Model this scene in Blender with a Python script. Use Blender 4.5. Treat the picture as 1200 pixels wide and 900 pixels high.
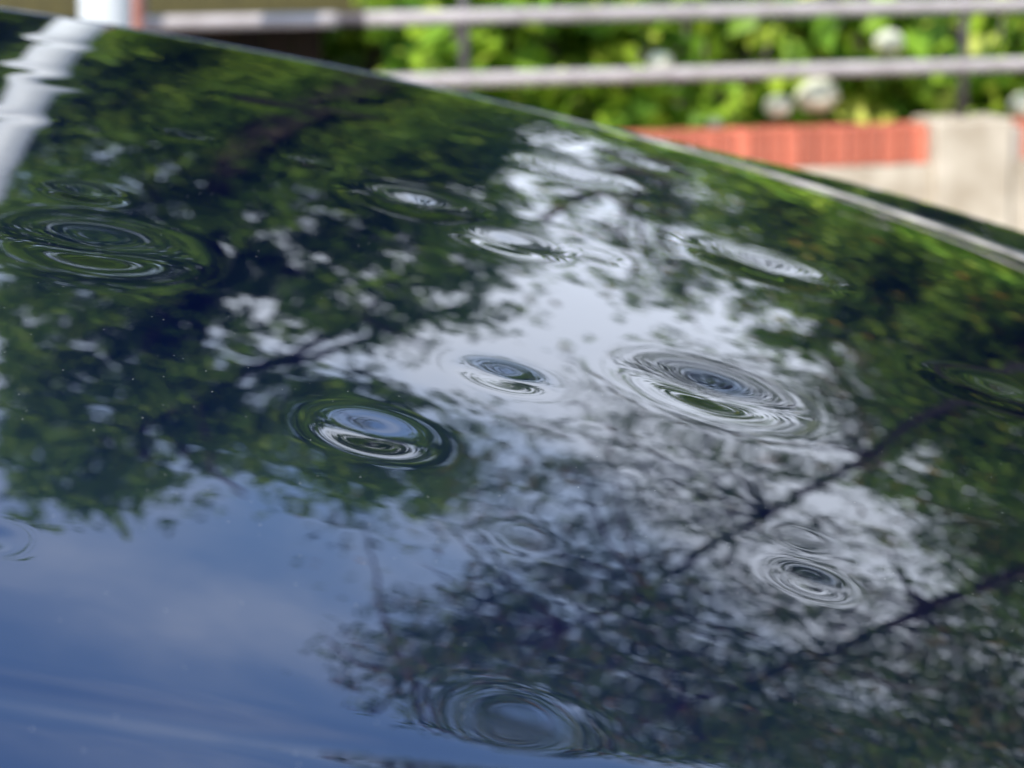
import bpy, math, random
import numpy as np
from mathutils import Matrix, Vector

sc = bpy.context.scene
for o in list(bpy.data.objects):
    bpy.data.objects.remove(o, do_unlink=True)
col = sc.collection
rad = math.radians

# ---------------------------------------------------------------- camera
CAM = Vector((0.0, 0.0, 1.25))
PITCH, ROLL = rad(11.5), rad(0.8)
fwd = Vector((0, math.cos(PITCH), -math.sin(PITCH)))
r0 = Vector((1, 0, 0)); u0 = r0.cross(fwd)
rgt = r0 * math.cos(ROLL) - u0 * math.sin(ROLL)
upv = u0 * math.cos(ROLL) + r0 * math.sin(ROLL)
cd = bpy.data.cameras.new('camera')
cam = bpy.data.objects.new('camera', cd); col.objects.link(cam)
cam.matrix_world = Matrix(((rgt.x, upv.x, -fwd.x, CAM.x), (rgt.y, upv.y, -fwd.y, CAM.y),
                           (rgt.z, upv.z, -fwd.z, CAM.z), (0, 0, 0, 1)))
cd.sensor_width = 36.0
cd.lens = 78.0
cd.clip_start = 0.02
cd.clip_end = 2000
cd.dof.use_dof = True
cd.dof.focus_distance = 0.80
cd.dof.aperture_fstop = 12.5
sc.camera = cam

# ---------------------------------------------------------------- sky and sun
SUN_EL, SUN_AZ = rad(47), rad(205)          # azimuth clockwise from +y: behind the camera, a little left
w = bpy.data.worlds.new('World'); sc.world = w; w.use_nodes = True
nt = w.node_tree; nt.nodes.clear(); N = nt.nodes.new; L = nt.links.new
out = N('ShaderNodeOutputWorld'); bg = N('ShaderNodeBackground'); bg.inputs['Strength'].default_value = 0.15
sky = N('ShaderNodeTexSky'); sky.sky_type = 'NISHITA'; sky.sun_disc = False
sky.sun_elevation = SUN_EL; sky.sun_rotation = SUN_AZ
sky.air_density = 1.4; sky.dust_density = 0.3; sky.ozone_density = 5.0
tc = N('ShaderNodeTexCoord'); sep = N('ShaderNodeSeparateXYZ'); L(tc.outputs['Generated'], sep.inputs[0])
zc = N('ShaderNodeMath'); zc.operation = 'MAXIMUM'; zc.inputs[1].default_value = 0.0; L(sep.outputs['Z'], zc.inputs[0])
za = N('ShaderNodeMath'); za.operation = 'ADD'; za.inputs[1].default_value = 0.18; L(zc.outputs[0], za.inputs[0])
dx = N('ShaderNodeMath'); dx.operation = 'DIVIDE'; L(sep.outputs['X'], dx.inputs[0]); L(za.outputs[0], dx.inputs[1])
dy = N('ShaderNodeMath'); dy.operation = 'DIVIDE'; L(sep.outputs['Y'], dy.inputs[0]); L(za.outputs[0], dy.inputs[1])
cmb = N('ShaderNodeCombineXYZ'); L(dx.outputs[0], cmb.inputs[0]); L(dy.outputs[0], cmb.inputs[1]); cmb.inputs[2].default_value = 3.1
no = N('ShaderNodeTexNoise'); no.inputs['Scale'].default_value = 1.5; no.inputs['Detail'].default_value = 7
no.inputs['Roughness'].default_value = 0.55; no.inputs['Distortion'].default_value = 0.25; L(cmb.outputs[0], no.inputs['Vector'])
rmp = N('ShaderNodeMapRange'); rmp.interpolation_type = 'SMOOTHSTEP'
rmp.inputs['From Min'].default_value = 0.36; rmp.inputs['From Max'].default_value = 0.72
thin = N('ShaderNodeMapRange'); thin.inputs['From Min'].default_value = 0.40; thin.inputs['From Max'].default_value = 0.62   # cloud bank low, thinner overhead
thin.inputs['To Min'].default_value = 0.24; thin.inputs['To Max'].default_value = -0.21; L(zc.outputs[0], thin.inputs['Value'])
cadd = N('ShaderNodeMath'); cadd.operation = 'ADD'; L(no.outputs['Fac'], cadd.inputs[0]); L(thin.outputs[0], cadd.inputs[1])
L(cadd.outputs[0], rmp.inputs['Value'])
mx = N('ShaderNodeMix'); mx.data_type = 'RGBA'; L(rmp.outputs[0], mx.inputs['Factor'])
L(sky.outputs[0], mx.inputs['A']); mx.inputs['B'].default_value = (4.5, 4.95, 5.7, 1)
L(mx.outputs['Result'], bg.inputs['Color']); L(bg.outputs[0], out.inputs['Surface'])

sd = bpy.data.lights.new('sun', 'SUN'); sd.energy = 2.3; sd.angle = rad(0.5); sd.color = (1.0, 0.95, 0.86)
sun = bpy.data.objects.new('sun', sd); col.objects.link(sun)
sdir = Vector((math.sin(SUN_AZ) * math.cos(SUN_EL), math.cos(SUN_AZ) * math.cos(SUN_EL), math.sin(SUN_EL)))
sun.rotation_euler = sdir.to_track_quat('Z', 'Y').to_euler()

vs = sc.view_settings
vs.view_transform = 'Standard'; vs.look = 'None'; vs.gamma = 1.0; vs.exposure = 1.45
vs.use_curve_mapping = False
sc.render.engine = 'CYCLES'
sc.cycles.use_denoising = True
sc.cycles.max_bounces = 8; sc.cycles.transparent_max_bounces = 8
sc.cycles.caustics_reflective = False; sc.cycles.caustics_refractive = False

# ---------------------------------------------------------------- helpers
def tag(o, label=None, cat=None, group=None, kind=None):
    if label: o['label'] = label
    if cat: o['category'] = cat
    if group: o['group'] = group
    if kind: o['kind'] = kind
    return o

def empty(name, loc, rz=0.0):
    o = bpy.data.objects.new(name, None); col.objects.link(o)
    o.location = loc; o.rotation_euler = (0, 0, rz); o.empty_display_size = 0.1
    return o

def link_mesh(name, me, mat=None, parent=None, loc=(0, 0, 0), rot=(0, 0, 0)):
    o = bpy.data.objects.new(name, me); col.objects.link(o)
    if mat is not None and len(me.materials) == 0: me.materials.append(mat)
    o.parent = parent; o.location = loc; o.rotation_euler = rot
    return o

def mesh(name, verts, faces, smooth=False):
    me = bpy.data.meshes.new(name); me.from_pydata([tuple(v) for v in verts], [], faces); me.update()
    if smooth: me.polygons.foreach_set('use_smooth', [True] * len(me.polygons))
    return me

def np_mesh(name, V, Q, smooth=True):
    """V (n,3), Q (m,k) with k corners each"""
    me = bpy.data.meshes.new(name); k = Q.shape[1]
    me.vertices.add(len(V)); me.vertices.foreach_set('co', V.astype(np.float32).ravel())
    me.loops.add(Q.size); me.loops.foreach_set('vertex_index', Q.astype(np.int32).ravel())
    me.polygons.add(len(Q)); me.polygons.foreach_set('loop_start', np.arange(0, Q.size, k, dtype=np.int32))
    me.polygons.foreach_set('loop_total', np.full(len(Q), k, dtype=np.int32))
    if smooth: me.polygons.foreach_set('use_smooth', np.ones(len(Q), dtype=bool))
    me.update(calc_edges=True); me.validate()
    return me

def grid_mesh(name, P, smooth=True):
    """P (a,b,3) grid of points"""
    a, b = P.shape[:2]
    i = np.arange(a * b).reshape(a, b)
    Q = np.stack([i[:-1, :-1], i[1:, :-1], i[1:, 1:], i[:-1, 1:]], -1).reshape(-1, 4)
    return np_mesh(name, P.reshape(-1, 3), Q, smooth)

def box_mesh(name, sx, sy, sz, bevel=0.0, z0=0.0):
    """box centred in x,y standing on z0, edges chamfered"""
    b = min(bevel, sx * .45, sy * .45, sz * .45)
    if b <= 0:
        x, y = sx / 2, sy / 2
        V = [(-x, -y, z0), (x, -y, z0), (x, y, z0), (-x, y, z0), (-x, -y, z0 + sz), (x, -y, z0 + sz), (x, y, z0 + sz), (-x, y, z0 + sz)]
        return mesh(name, V, [(3, 2, 1, 0), (4, 5, 6, 7), (0, 1, 5, 4), (1, 2, 6, 5), (2, 3, 7, 6), (3, 0, 4, 7)])
    import bmesh
    bm = bmesh.new(); bmesh.ops.create_cube(bm, size=1.0)
    for v in bm.verts: v.co = (v.co.x * sx, v.co.y * sy, v.co.z * sz + z0 + sz / 2)
    bmesh.ops.bevel(bm, geom=list(bm.edges), offset=b, segments=1, affect='EDGES')
    me = bpy.data.meshes.new(name); bm.to_mesh(me); bm.free()
    return me

def tube_mesh(name, pts, radii, seg=12, cap=True):
    """tapered tube along a polyline"""
    pts = [Vector(p) for p in pts]; V = []; F = []
    up = Vector((0, 0, 1)); prev = None
    for i, p in enumerate(pts):
        t = (pts[min(i + 1, len(pts) - 1)] - pts[max(i - 1, 0)]).normalized()
        if prev is None:
            a = t.cross(up) if abs(t.z) < 0.95 else t.cross(Vector((1, 0, 0)))
        else:
            a = prev - t * prev.dot(t)
        a.normalize(); prev = a; b = t.cross(a)
        for k in range(seg):
            th = 2 * math.pi * k / seg
            V.append(p + (a * math.cos(th) + b * math.sin(th)) * radii[i])
    for i in range(len(pts) - 1):
        for k in range(seg):
            k2 = (k + 1) % seg
            F.append((i * seg + k, i * seg + k2, (i + 1) * seg + k2, (i + 1) * seg + k))
    if cap:
        F.append(tuple(range(seg - 1, -1, -1))); F.append(tuple(range((len(pts) - 1) * seg, len(pts) * seg)))
    return mesh(name, V, F, True)

# ---------------------------------------------------------------- materials
def mat(name, base=(0.5, 0.5, 0.5), rough=0.6, metal=0.0, spec=0.5):
    m = bpy.data.materials.new(name); m.use_nodes = True
    b = m.node_tree.nodes['Principled BSDF']
    b.inputs['Base Color'].default_value = (*base, 1); b.inputs['Roughness'].default_value = rough
    b.inputs['Metallic'].default_value = metal; b.inputs['Specular IOR Level'].default_value = spec
    return m, m.node_tree, b

def vary(nt, b, c1, c2, scale=8.0, detail=6.0, lo=0.3, hi=0.7, coord='Object', random=None, rough=None, bump=0.0, dist=0.002, stretch=None):
    """noise between two colours (+ per-object random brightness), optional bump"""
    n = nt.nodes; l = nt.links
    tc = n.new('ShaderNodeTexCoord'); no = n.new('ShaderNodeTexNoise')
    no.inputs['Scale'].default_value = scale; no.inputs['Detail'].default_value = detail
    src = tc.outputs[coord]
    if stretch:
        mp = n.new('ShaderNodeMapping'); mp.inputs['Scale'].default_value = stretch; l.new(src, mp.inputs['Vector']); src = mp.outputs['Vector']
    l.new(src, no.inputs['Vector'])
    r = n.new('ShaderNodeMapRange'); r.inputs['From Min'].default_value = lo; r.inputs['From Max'].default_value = hi
    l.new(no.outputs['Fac'], r.inputs['Value'])
    mx = n.new('ShaderNodeMix'); mx.data_type = 'RGBA'
    mx.inputs['A'].default_value = (*c1, 1); mx.inputs['B'].default_value = (*c2, 1); l.new(r.outputs[0], mx.inputs['Factor'])
    res = mx.outputs['Result']
    if random:
        oi = n.new('ShaderNodeObjectInfo'); hs = n.new('ShaderNodeHueSaturation')
        mr = n.new('ShaderNodeMapRange'); mr.inputs['To Min'].default_value = 1 - random; mr.inputs['To Max'].default_value = 1 + random
        l.new(oi.outputs['Random'], mr.inputs['Value']); l.new(mr.outputs[0], hs.inputs['Value']); l.new(res, hs.inputs['Color'])
        res = hs.outputs['Color']
    l.new(res, b.inputs['Base Color'])
    if bump:
        bp = n.new('ShaderNodeBump'); bp.inputs['Strength'].default_value = bump; bp.inputs['Distance'].default_value = dist
        l.new(no.outputs['Fac'], bp.inputs['Height']); l.new(bp.outputs[0], b.inputs['Normal'])
    return no, r, mx

M = {}
def simple(key, c1, c2, rough, scale=8.0, random=None, bump=0.0, metal=0.0, dist=0.002, stretch=None, lo=.3, hi=.7, spec=.5):
    m, t, b = mat(key, c1, rough, metal, spec); vary(t, b, c1, c2, scale, random=random, bump=bump, dist=dist, stretch=stretch, lo=lo, hi=hi); M[key] = m

simple('asphalt', (0.04, 0.04, 0.042), (0.075, 0.073, 0.07), 0.9, 40, bump=0.5, dist=0.004)
simple('soil', (0.045, 0.03, 0.02), (0.09, 0.06, 0.04), 0.95, 15, bump=0.6, dist=0.02)
simple('paving', (0.26, 0.25, 0.23), (0.36, 0.34, 0.31), 0.85, 6, random=0.12, bump=0.2)
simple('concrete', (0.33, 0.27, 0.195), (0.50, 0.43, 0.335), 0.85, 5, bump=0.3, dist=0.004, lo=.35, hi=.62)
simple('brick', (0.36, 0.075, 0.04), (0.50, 0.15, 0.085), 0.85, 30, random=0.4, bump=0.3)
simple('mortar', (0.42, 0.36, 0.30), (0.50, 0.44, 0.37), 0.95, 40)
simple('pipe', (0.29, 0.255, 0.245), (0.42, 0.375, 0.365), 0.55, 9)
simple('pipe_dark', (0.055, 0.045, 0.05), (0.09, 0.075, 0.08), 0.6, 20)
simple('white_paint', (0.50, 0.52, 0.52), (0.60, 0.61, 0.60), 0.5, 6)
simple('rust_paint', (0.36, 0.13, 0.09), (0.45, 0.20, 0.14), 0.7, 12)
simple('dark_timber', (0.022, 0.013, 0.008), (0.045, 0.026, 0.015), 0.8, 6, random=0.35, stretch=(1, 1, 8), bump=.3)
simple('olive_timber', (0.055, 0.045, 0.010), (0.085, 0.07, 0.016), 0.7, 5, stretch=(6, 1, 1))
simple('pale_timber', (0.30, 0.25, 0.13), (0.40, 0.33, 0.18), 0.7, 5)
simple('bark', (0.05, 0.038, 0.028), (0.12, 0.095, 0.07), 0.9, 14, bump=0.6, dist=0.01, stretch=(1, 1, .3))
simple('twig', (0.09, 0.075, 0.065), (0.16, 0.13, 0.115), 0.85, 14)
simple('trim', (0.16, 0.14, 0.11), (0.46, 0.41, 0.34), 0.45, 60, stretch=(.25, 1, 1), lo=.35, hi=.65)
simple('rubber', (0.012, 0.012, 0.012), (0.02, 0.02, 0.02), 0.7, 40)
simple('alloy', (0.45, 0.46, 0.48), (0.5, 0.5, 0.52), 0.3, 10, metal=1.0)
simple('black_plastic', (0.012, 0.012, 0.013), (0.02, 0.02, 0.02), 0.5, 30)

def leaf_mat(name, stops, rough=0.45, trans=0.3):
    """colour ramp over a random value for each leaf"""
    m = bpy.data.materials.new(name); m.use_nodes = True; t = m.node_tree; n = t.nodes; l = t.links
    b = n['Principled BSDF']; b.inputs['Roughness'].default_value = rough; b.inputs['Specular IOR Level'].default_value = 0.2
    g = n.new('ShaderNodeNewGeometry'); r = n.new('ShaderNodeValToRGB')
    cr = r.color_ramp
    while len(cr.elements) < len(stops): cr.elements.new(0.5)
    for e, (p, c) in zip(cr.elements, stops): e.position = p; e.color = (*c, 1)
    l.new(g.outputs['Random Per Island'], r.inputs['Fac']); l.new(r.outputs['Color'], b.inputs['Base Color'])
    tr = n.new('ShaderNodeBsdfTranslucent'); hs = n.new('ShaderNodeHueSaturation'); hs.inputs['Value'].default_value = 1.3
    l.new(r.outputs['Color'], hs.inputs['Color']); l.new(hs.outputs['Color'], tr.inputs['Color'])
    ms = n.new('ShaderNodeMixShader'); ms.inputs['Fac'].default_value = trans
    l.new(b.outputs[0], ms.inputs[1]); l.new(tr.outputs[0], ms.inputs[2]); l.new(ms.outputs[0], n['Material Output'].inputs['Surface'])
    M[name] = m
leaf_mat('leaf_deep', [(0.0, (0.06, 0.12, 0.012)), (0.6, (0.17, 0.29, 0.025)), (1.0, (0.30, 0.40, 0.035))], trans=0.42)
leaf_mat('leaf_mid', [(0.0, (0.05, 0.10, 0.012)), (0.6, (0.14, 0.24, 0.02)), (0.93, (0.24, 0.33, 0.03)), (1.0, (0.36, 0.16, 0.03))])
leaf_mat('leaf_branch', [(0.0, (0.05, 0.10, 0.018)), (0.55, (0.14, 0.23, 0.03)), (0.88, (0.23, 0.31, 0.04)), (0.93, (0.36, 0.24, 0.09)), (1.0, (0.48, 0.31, 0.13))], trans=0.45)
leaf_mat('petal', [(0.0, (0.68, 0.70, 0.52)), (1.0, (0.85, 0.83, 0.70))])
leaf_mat('leaf_bush', [(0.0, (0.04, 0.10, 0.015)), (0.4, (0.16, 0.31, 0.03)), (0.8, (0.34, 0.50, 0.04)), (1.0, (0.58, 0.60, 0.10))], trans=0.35)

def leaf_cloud(name, C, size, rng, aspect=0.55, droop=0.0, jit=0.35, axis=None):
    """folded leaf blades at the points C (n,3)"""
    n = len(C)
    ax = rng.normal(size=(n, 3)); ax[:, 2] *= 0.6; ax[:, 2] -= droop
    if axis is not None: ax = axis
    ax = ax / np.linalg.norm(ax, axis=1)[:, None]
    up = rng.normal(size=(n, 3)) * 0.7 + np.array([0, 0, 1.0])
    sd = np.cross(ax, up); sd /= np.linalg.norm(sd, axis=1)[:, None] + 1e-9
    nn = np.cross(sd, ax)
    s = size * (1 + jit * rng.normal(size=n).clip(-1.8, 1.8))[:, None]
    a = C - ax * s * 0.5
    tip = C + ax * s * 0.5 - nn * s * 0.06
    mid = C - ax * s * 0.05
    lft = mid + sd * s * aspect * 0.5 + nn * s * 0.08
    rgt_ = mid - sd * s * aspect * 0.5 + nn * s * 0.08
    V = np.stack([a, lft, tip, rgt_], 1).reshape(-1, 3)
    i = np.arange(n) * 4
    Q = np.concatenate([np.stack([i, i + 2, i + 1], 1), np.stack([i, i + 3, i + 2], 1)])
    return np_mesh(name, V, Q, False)

# ---------------------------------------------------------------- ground
g = link_mesh('ground', grid_mesh('ground', np.array([[(x, y, -0.15) for y in (-400, 400)] for x in (-400, 400)], float), False), M['asphalt'])
tag(g, kind='structure')

# wall frame: origin on the wall face straight ahead, u along the wall (right end farther away)
WYAW = rad(12); WORG = Vector((0.0, 9.4, 0.0))
def wall_pt(u, v, z): return WORG + Vector((math.cos(WYAW) * u - math.sin(WYAW) * v, math.sin(WYAW) * u + math.cos(WYAW) * v, z))

pv = link_mesh('pavement', box_mesh('pavement', 18, 1.6, 0.03, 0.004), M['paving'], None, wall_pt(0, -0.83, -0.15), (0, 0, WYAW)); tag(pv, kind='structure')
bed = link_mesh('garden_soil', box_mesh('garden_soil', 40, 30, 0.45, 0.02), M['soil'], None, wall_pt(0, 15.26, -0.15), (0, 0, WYAW)); tag(bed, kind='structure')

# ---------------------------------------------------------------- garden wall
wall = empty('garden_wall', wall_pt(0, 0, -0.172), WYAW)
tag(wall, 'low sunlit concrete wall capped with upright red bricks below the pipe railing', 'wall')
PIL = [-2.42, -0.16, 2.095, 4.35]; PW = 0.365
link_mesh('wall_base', box_mesh('wall_base', 11.0, 0.22, 0.395, 0.006), M['concrete'], wall, (1.0, 0.11, 0))
link_mesh('mortar_bed', box_mesh('mortar_bed', 10.9, 0.175, 0.15, 0), M['mortar'], wall, (1.0, 0.11, 0.3955))
pm = box_mesh('pillar', PW, 0.30, 0.588, 0.012)
for u in PIL: link_mesh('pillar', pm, M['concrete'], wall, (u, 0.11, 0))
bmes = [box_mesh('brick', 0.066, 0.215, 0.166, 0.004), box_mesh('brick', 0.065, 0.219, 0.167, 0.006)]
rb = random.Random(4); u = -4.4; k = 0
while u < 6.4:
    if min(abs(u - p) for p in PIL) > PW / 2 + 0.034:
        link_mesh('brick', bmes[k % 2], M['brick'], wall, (u, 0.11 + rb.uniform(-.003, .003), 0.3975 + rb.uniform(0, .003)), (0, rb.uniform(-.01, .01), rb.uniform(-.012, .012)))
    u += 0.0745; k += 1

# ---------------------------------------------------------------- pipe railing
rail = empty('pipe_railing', wall_pt(0, 0.11, 0.4), WYAW)
tag(rail, 'weathered pinkish grey pipe railing with two rails on the brick wall', 'railing')
def rail_bar(u0, u1, z, nm='rail', r=0.031, m='pipe'):
    pts = [(u0 + (u1 - u0) * t / 12, 0.0, z - 0.4) for t in range(13)]
    return link_mesh(nm, tube_mesh(nm, pts, [r] * 13, 14), M[m], rail)
rail_bar(-1.52, -0.70, 0.905); rail_bar(-0.585, 6.4, 0.905); rail_bar(-1.52, 6.4, 0.642)
rail_bar(-0.71, -0.575, 0.905, 'sleeve', 0.027, 'pipe_dark')
postm = tube_mesh('post', [(0, 0, 0.0), (0, 0, 0.9)], [0.022, 0.022], 12)
for u in (-0.16, 2.10, 4.35): link_mesh('post', postm, M['pipe_dark'], rail, (u, 0.012, 0.0))
link_mesh('post', postm, M['pipe_dark'], rail, (-1.50, 0.012, 0.0))

# ---------------------------------------------------------------- tall white post and the thin red one behind it
wp = empty('white_pole', (-1.515, 8.2, -.15)); wp.rotation_euler = (0, rad(2.6), 0)
tag(wp, 'tall smooth white round pole standing before the railing at upper left', 'pole')
link_mesh('shaft', tube_mesh('shaft', [(0, 0, 0), (0, 0, 0.1), (0, 0, 2.5), (0, 0, 5.6)], [0.098, 0.096, 0.094, 0.085], 28), M['white_paint'], wp)
link_mesh('base_collar', tube_mesh('base_collar', [(0, 0, 0), (0, 0, 0.12), (0, 0, 0.15)], [0.135, 0.135, 0.10], 28), M['white_paint'], wp)
link_mesh('cap', tube_mesh('cap', [(0, 0, 5.6), (0, 0, 5.64), (0, 0, 5.68)], [0.09, 0.085, 0.03], 28), M['white_paint'], wp)
rp = link_mesh('downpipe', tube_mesh('downpipe', [(0, 0, 0), (0, 0, 1.2), (0, 0, 2.6)], [0.034] * 3, 14), M['rust_paint'], None, (-1.50, 9.06, -.15))
tag(rp, 'slim dull red pipe half hidden behind the white pole', 'pipe')

# ---------------------------------------------------------------- dark boarded structure behind the rails
dk = empty('boarded_deck', wall_pt(-2.7, 2.3, 0.3), WYAW)
tag(dk, 'dark brown boarded structure with an olive top band behind the left rails', 'deck')
dm = box_mesh('board', 0.142, 0.022, 0.64, 0.003)
for k in range(31): link_mesh('board', dm, M['dark_timber'], dk, (-2.3 + k * 0.148, 0, -.05))
link_mesh('fascia', box_mesh('fascia', 4.9, 0.05, 0.22, 0.005), M['olive_timber'], dk, (0.0, -0.62, 0.575))
link_mesh('shading_deck_floor', box_mesh('shading_deck_floor', 4.8, 3.0, 0.05, 0.005), M['olive_timber'], dk, (0.0, 0.91, 0.70))  # front overhang added so the boards below stay out of the sun
link_mesh('corner_post', box_mesh('corner_post', 0.17, 0.12, 1.0, 0.01), M['pale_timber'], dk, (0.0, -0.72, -0.05))

# ---------------------------------------------------------------- flowering bushes behind the wall
def bush(name, u, v, w_, h, n, seed, label, flowers=(), size=0.16, lm='leaf_bush'):
    rng = np.random.default_rng(seed)
    base = wall_pt(u, v, 0.3)
    e = empty(name, base, WYAW); tag(e, label, 'bush', 'flowering bushes behind the garden wall')
    # leaves on a few rounded shoots
    C = []
    ns = 16
    sx = rng.uniform(-w_ / 2, w_ / 2, ns); sy = rng.uniform(-.35, .35, ns); sz = rng.uniform(.12, 1, ns) * h * 0.75; sr = rng.uniform(.16, .3, ns)
    for k in range(n):
        j = rng.integers(ns); d = rng.normal(size=3); d /= np.linalg.norm(d); r = sr[j] * rng.uniform(.35, 1) ** .5
        C.append((sx[j] + d[0] * r * 1.2, sy[j] + d[1] * r, sz[j] + d[2] * r))
    C = np.array(C); C[:, 2] = np.abs(C[:, 2]) + .02
    if lm == 'leaf_bush':          # low leaves crowding the wall top
        C = np.concatenate([C, np.stack([rng.uniform(-w_ * .5, w_ * .5, 90), rng.uniform(-.42, -.2, 90), rng.uniform(.02, .34, 90)], 1)])
    link_mesh('foliage', leaf_cloud('foliage', C, size, rng, 0.68, 0.25), M[lm], e)
    for j in range(ns):
        link_mesh('stem', tube_mesh('stem', [(sx[j] * .25, sy[j] * .25, -0.02), (sx[j] * .7, sy[j] * .7, sz[j] * .5), (sx[j], sy[j], sz[j])], [.012, .009, .005], 6), M['twig'], e)
    for (fu, fv, fz, fr) in flowers:
        fu, fv, fz = fu - u, fv - v, fz - .3
        T, Ph = np.meshgrid(np.linspace(0, 2 * math.pi, 29), np.linspace(0, math.pi, 15), indexing='ij')
        rr_ = fr * (1 + .10 * np.sin(T * 7 + Ph * 3) * np.sin(Ph * 9) + .04 * rng.normal(size=T.shape)); rr_[-1] = rr_[0]; rr_[:, 0] = fr; rr_[:, -1] = fr
        link_mesh('flower_head', grid_mesh('flower_head', np.stack([rr_ * np.sin(Ph) * np.cos(T), rr_ * np.sin(Ph) * np.sin(T), rr_ * .78 * np.cos(Ph)], -1)), M['petal'], e, (fu, fv, fz))
    return e
bush('hydrangea_bush', -0.02, 0.75, 0.5, 1.05, 420, 11, 'bright green leafy bush at the left end beside the dark boards')
bush('hydrangea_bush', 0.42, 0.80, 0.8, 1.15, 480, 12, 'green bush with one pale bloom peeking over the lower rail', [(.745, .28, .685, .055)])
bush('hydrangea_bush', 1.05, 0.70, 0.8, 1.15, 480, 13, 'green bush with small cream blooms just above the red bricks', [(1.003, .30, .404, .032), (1.284, .26, .475, .062)])
bush('hydrangea_bush', 1.72, 0.85, 0.8, 1.2, 460, 14, 'yellow green bush with three white blooms just left of the concrete pillar', [(1.465, .26, .52, .095), (1.522, .30, .835, .055), (1.817, .30, .745, .065)])
bush('hydrangea_bush', 2.45, 0.75, 0.8, 1.15, 480, 15, 'leafy bush behind the concrete pillar at the right edge', [(2.471, .28, .441, .07)])
bush('hydrangea_bush', 3.2, 0.8, 0.9, 1.2, 480, 16, 'leafy bush beyond the pillar, outermost on the right')
# darker shrub mass behind them
for k, (u, v, w_, h) in enumerate(((0.35, 1.4, 1.0, 1.6), (1.5, 1.8, 1.4, 1.8), (2.9, 1.8, 1.5, 1.7), (4.4, 1.7, 1.5, 1.7))):
    bush('evergreen_shrub', u, v, w_, h, 900, 40 + k, ['deep green shrub in the gap behind the leftmost bright bush', 'deep green shrub behind the middle of the two rails',
         'deep green shrub behind the pillar bush', 'deep green shrub far right beyond the wall pillar'][k], size=0.13, lm='leaf_deep')

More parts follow.
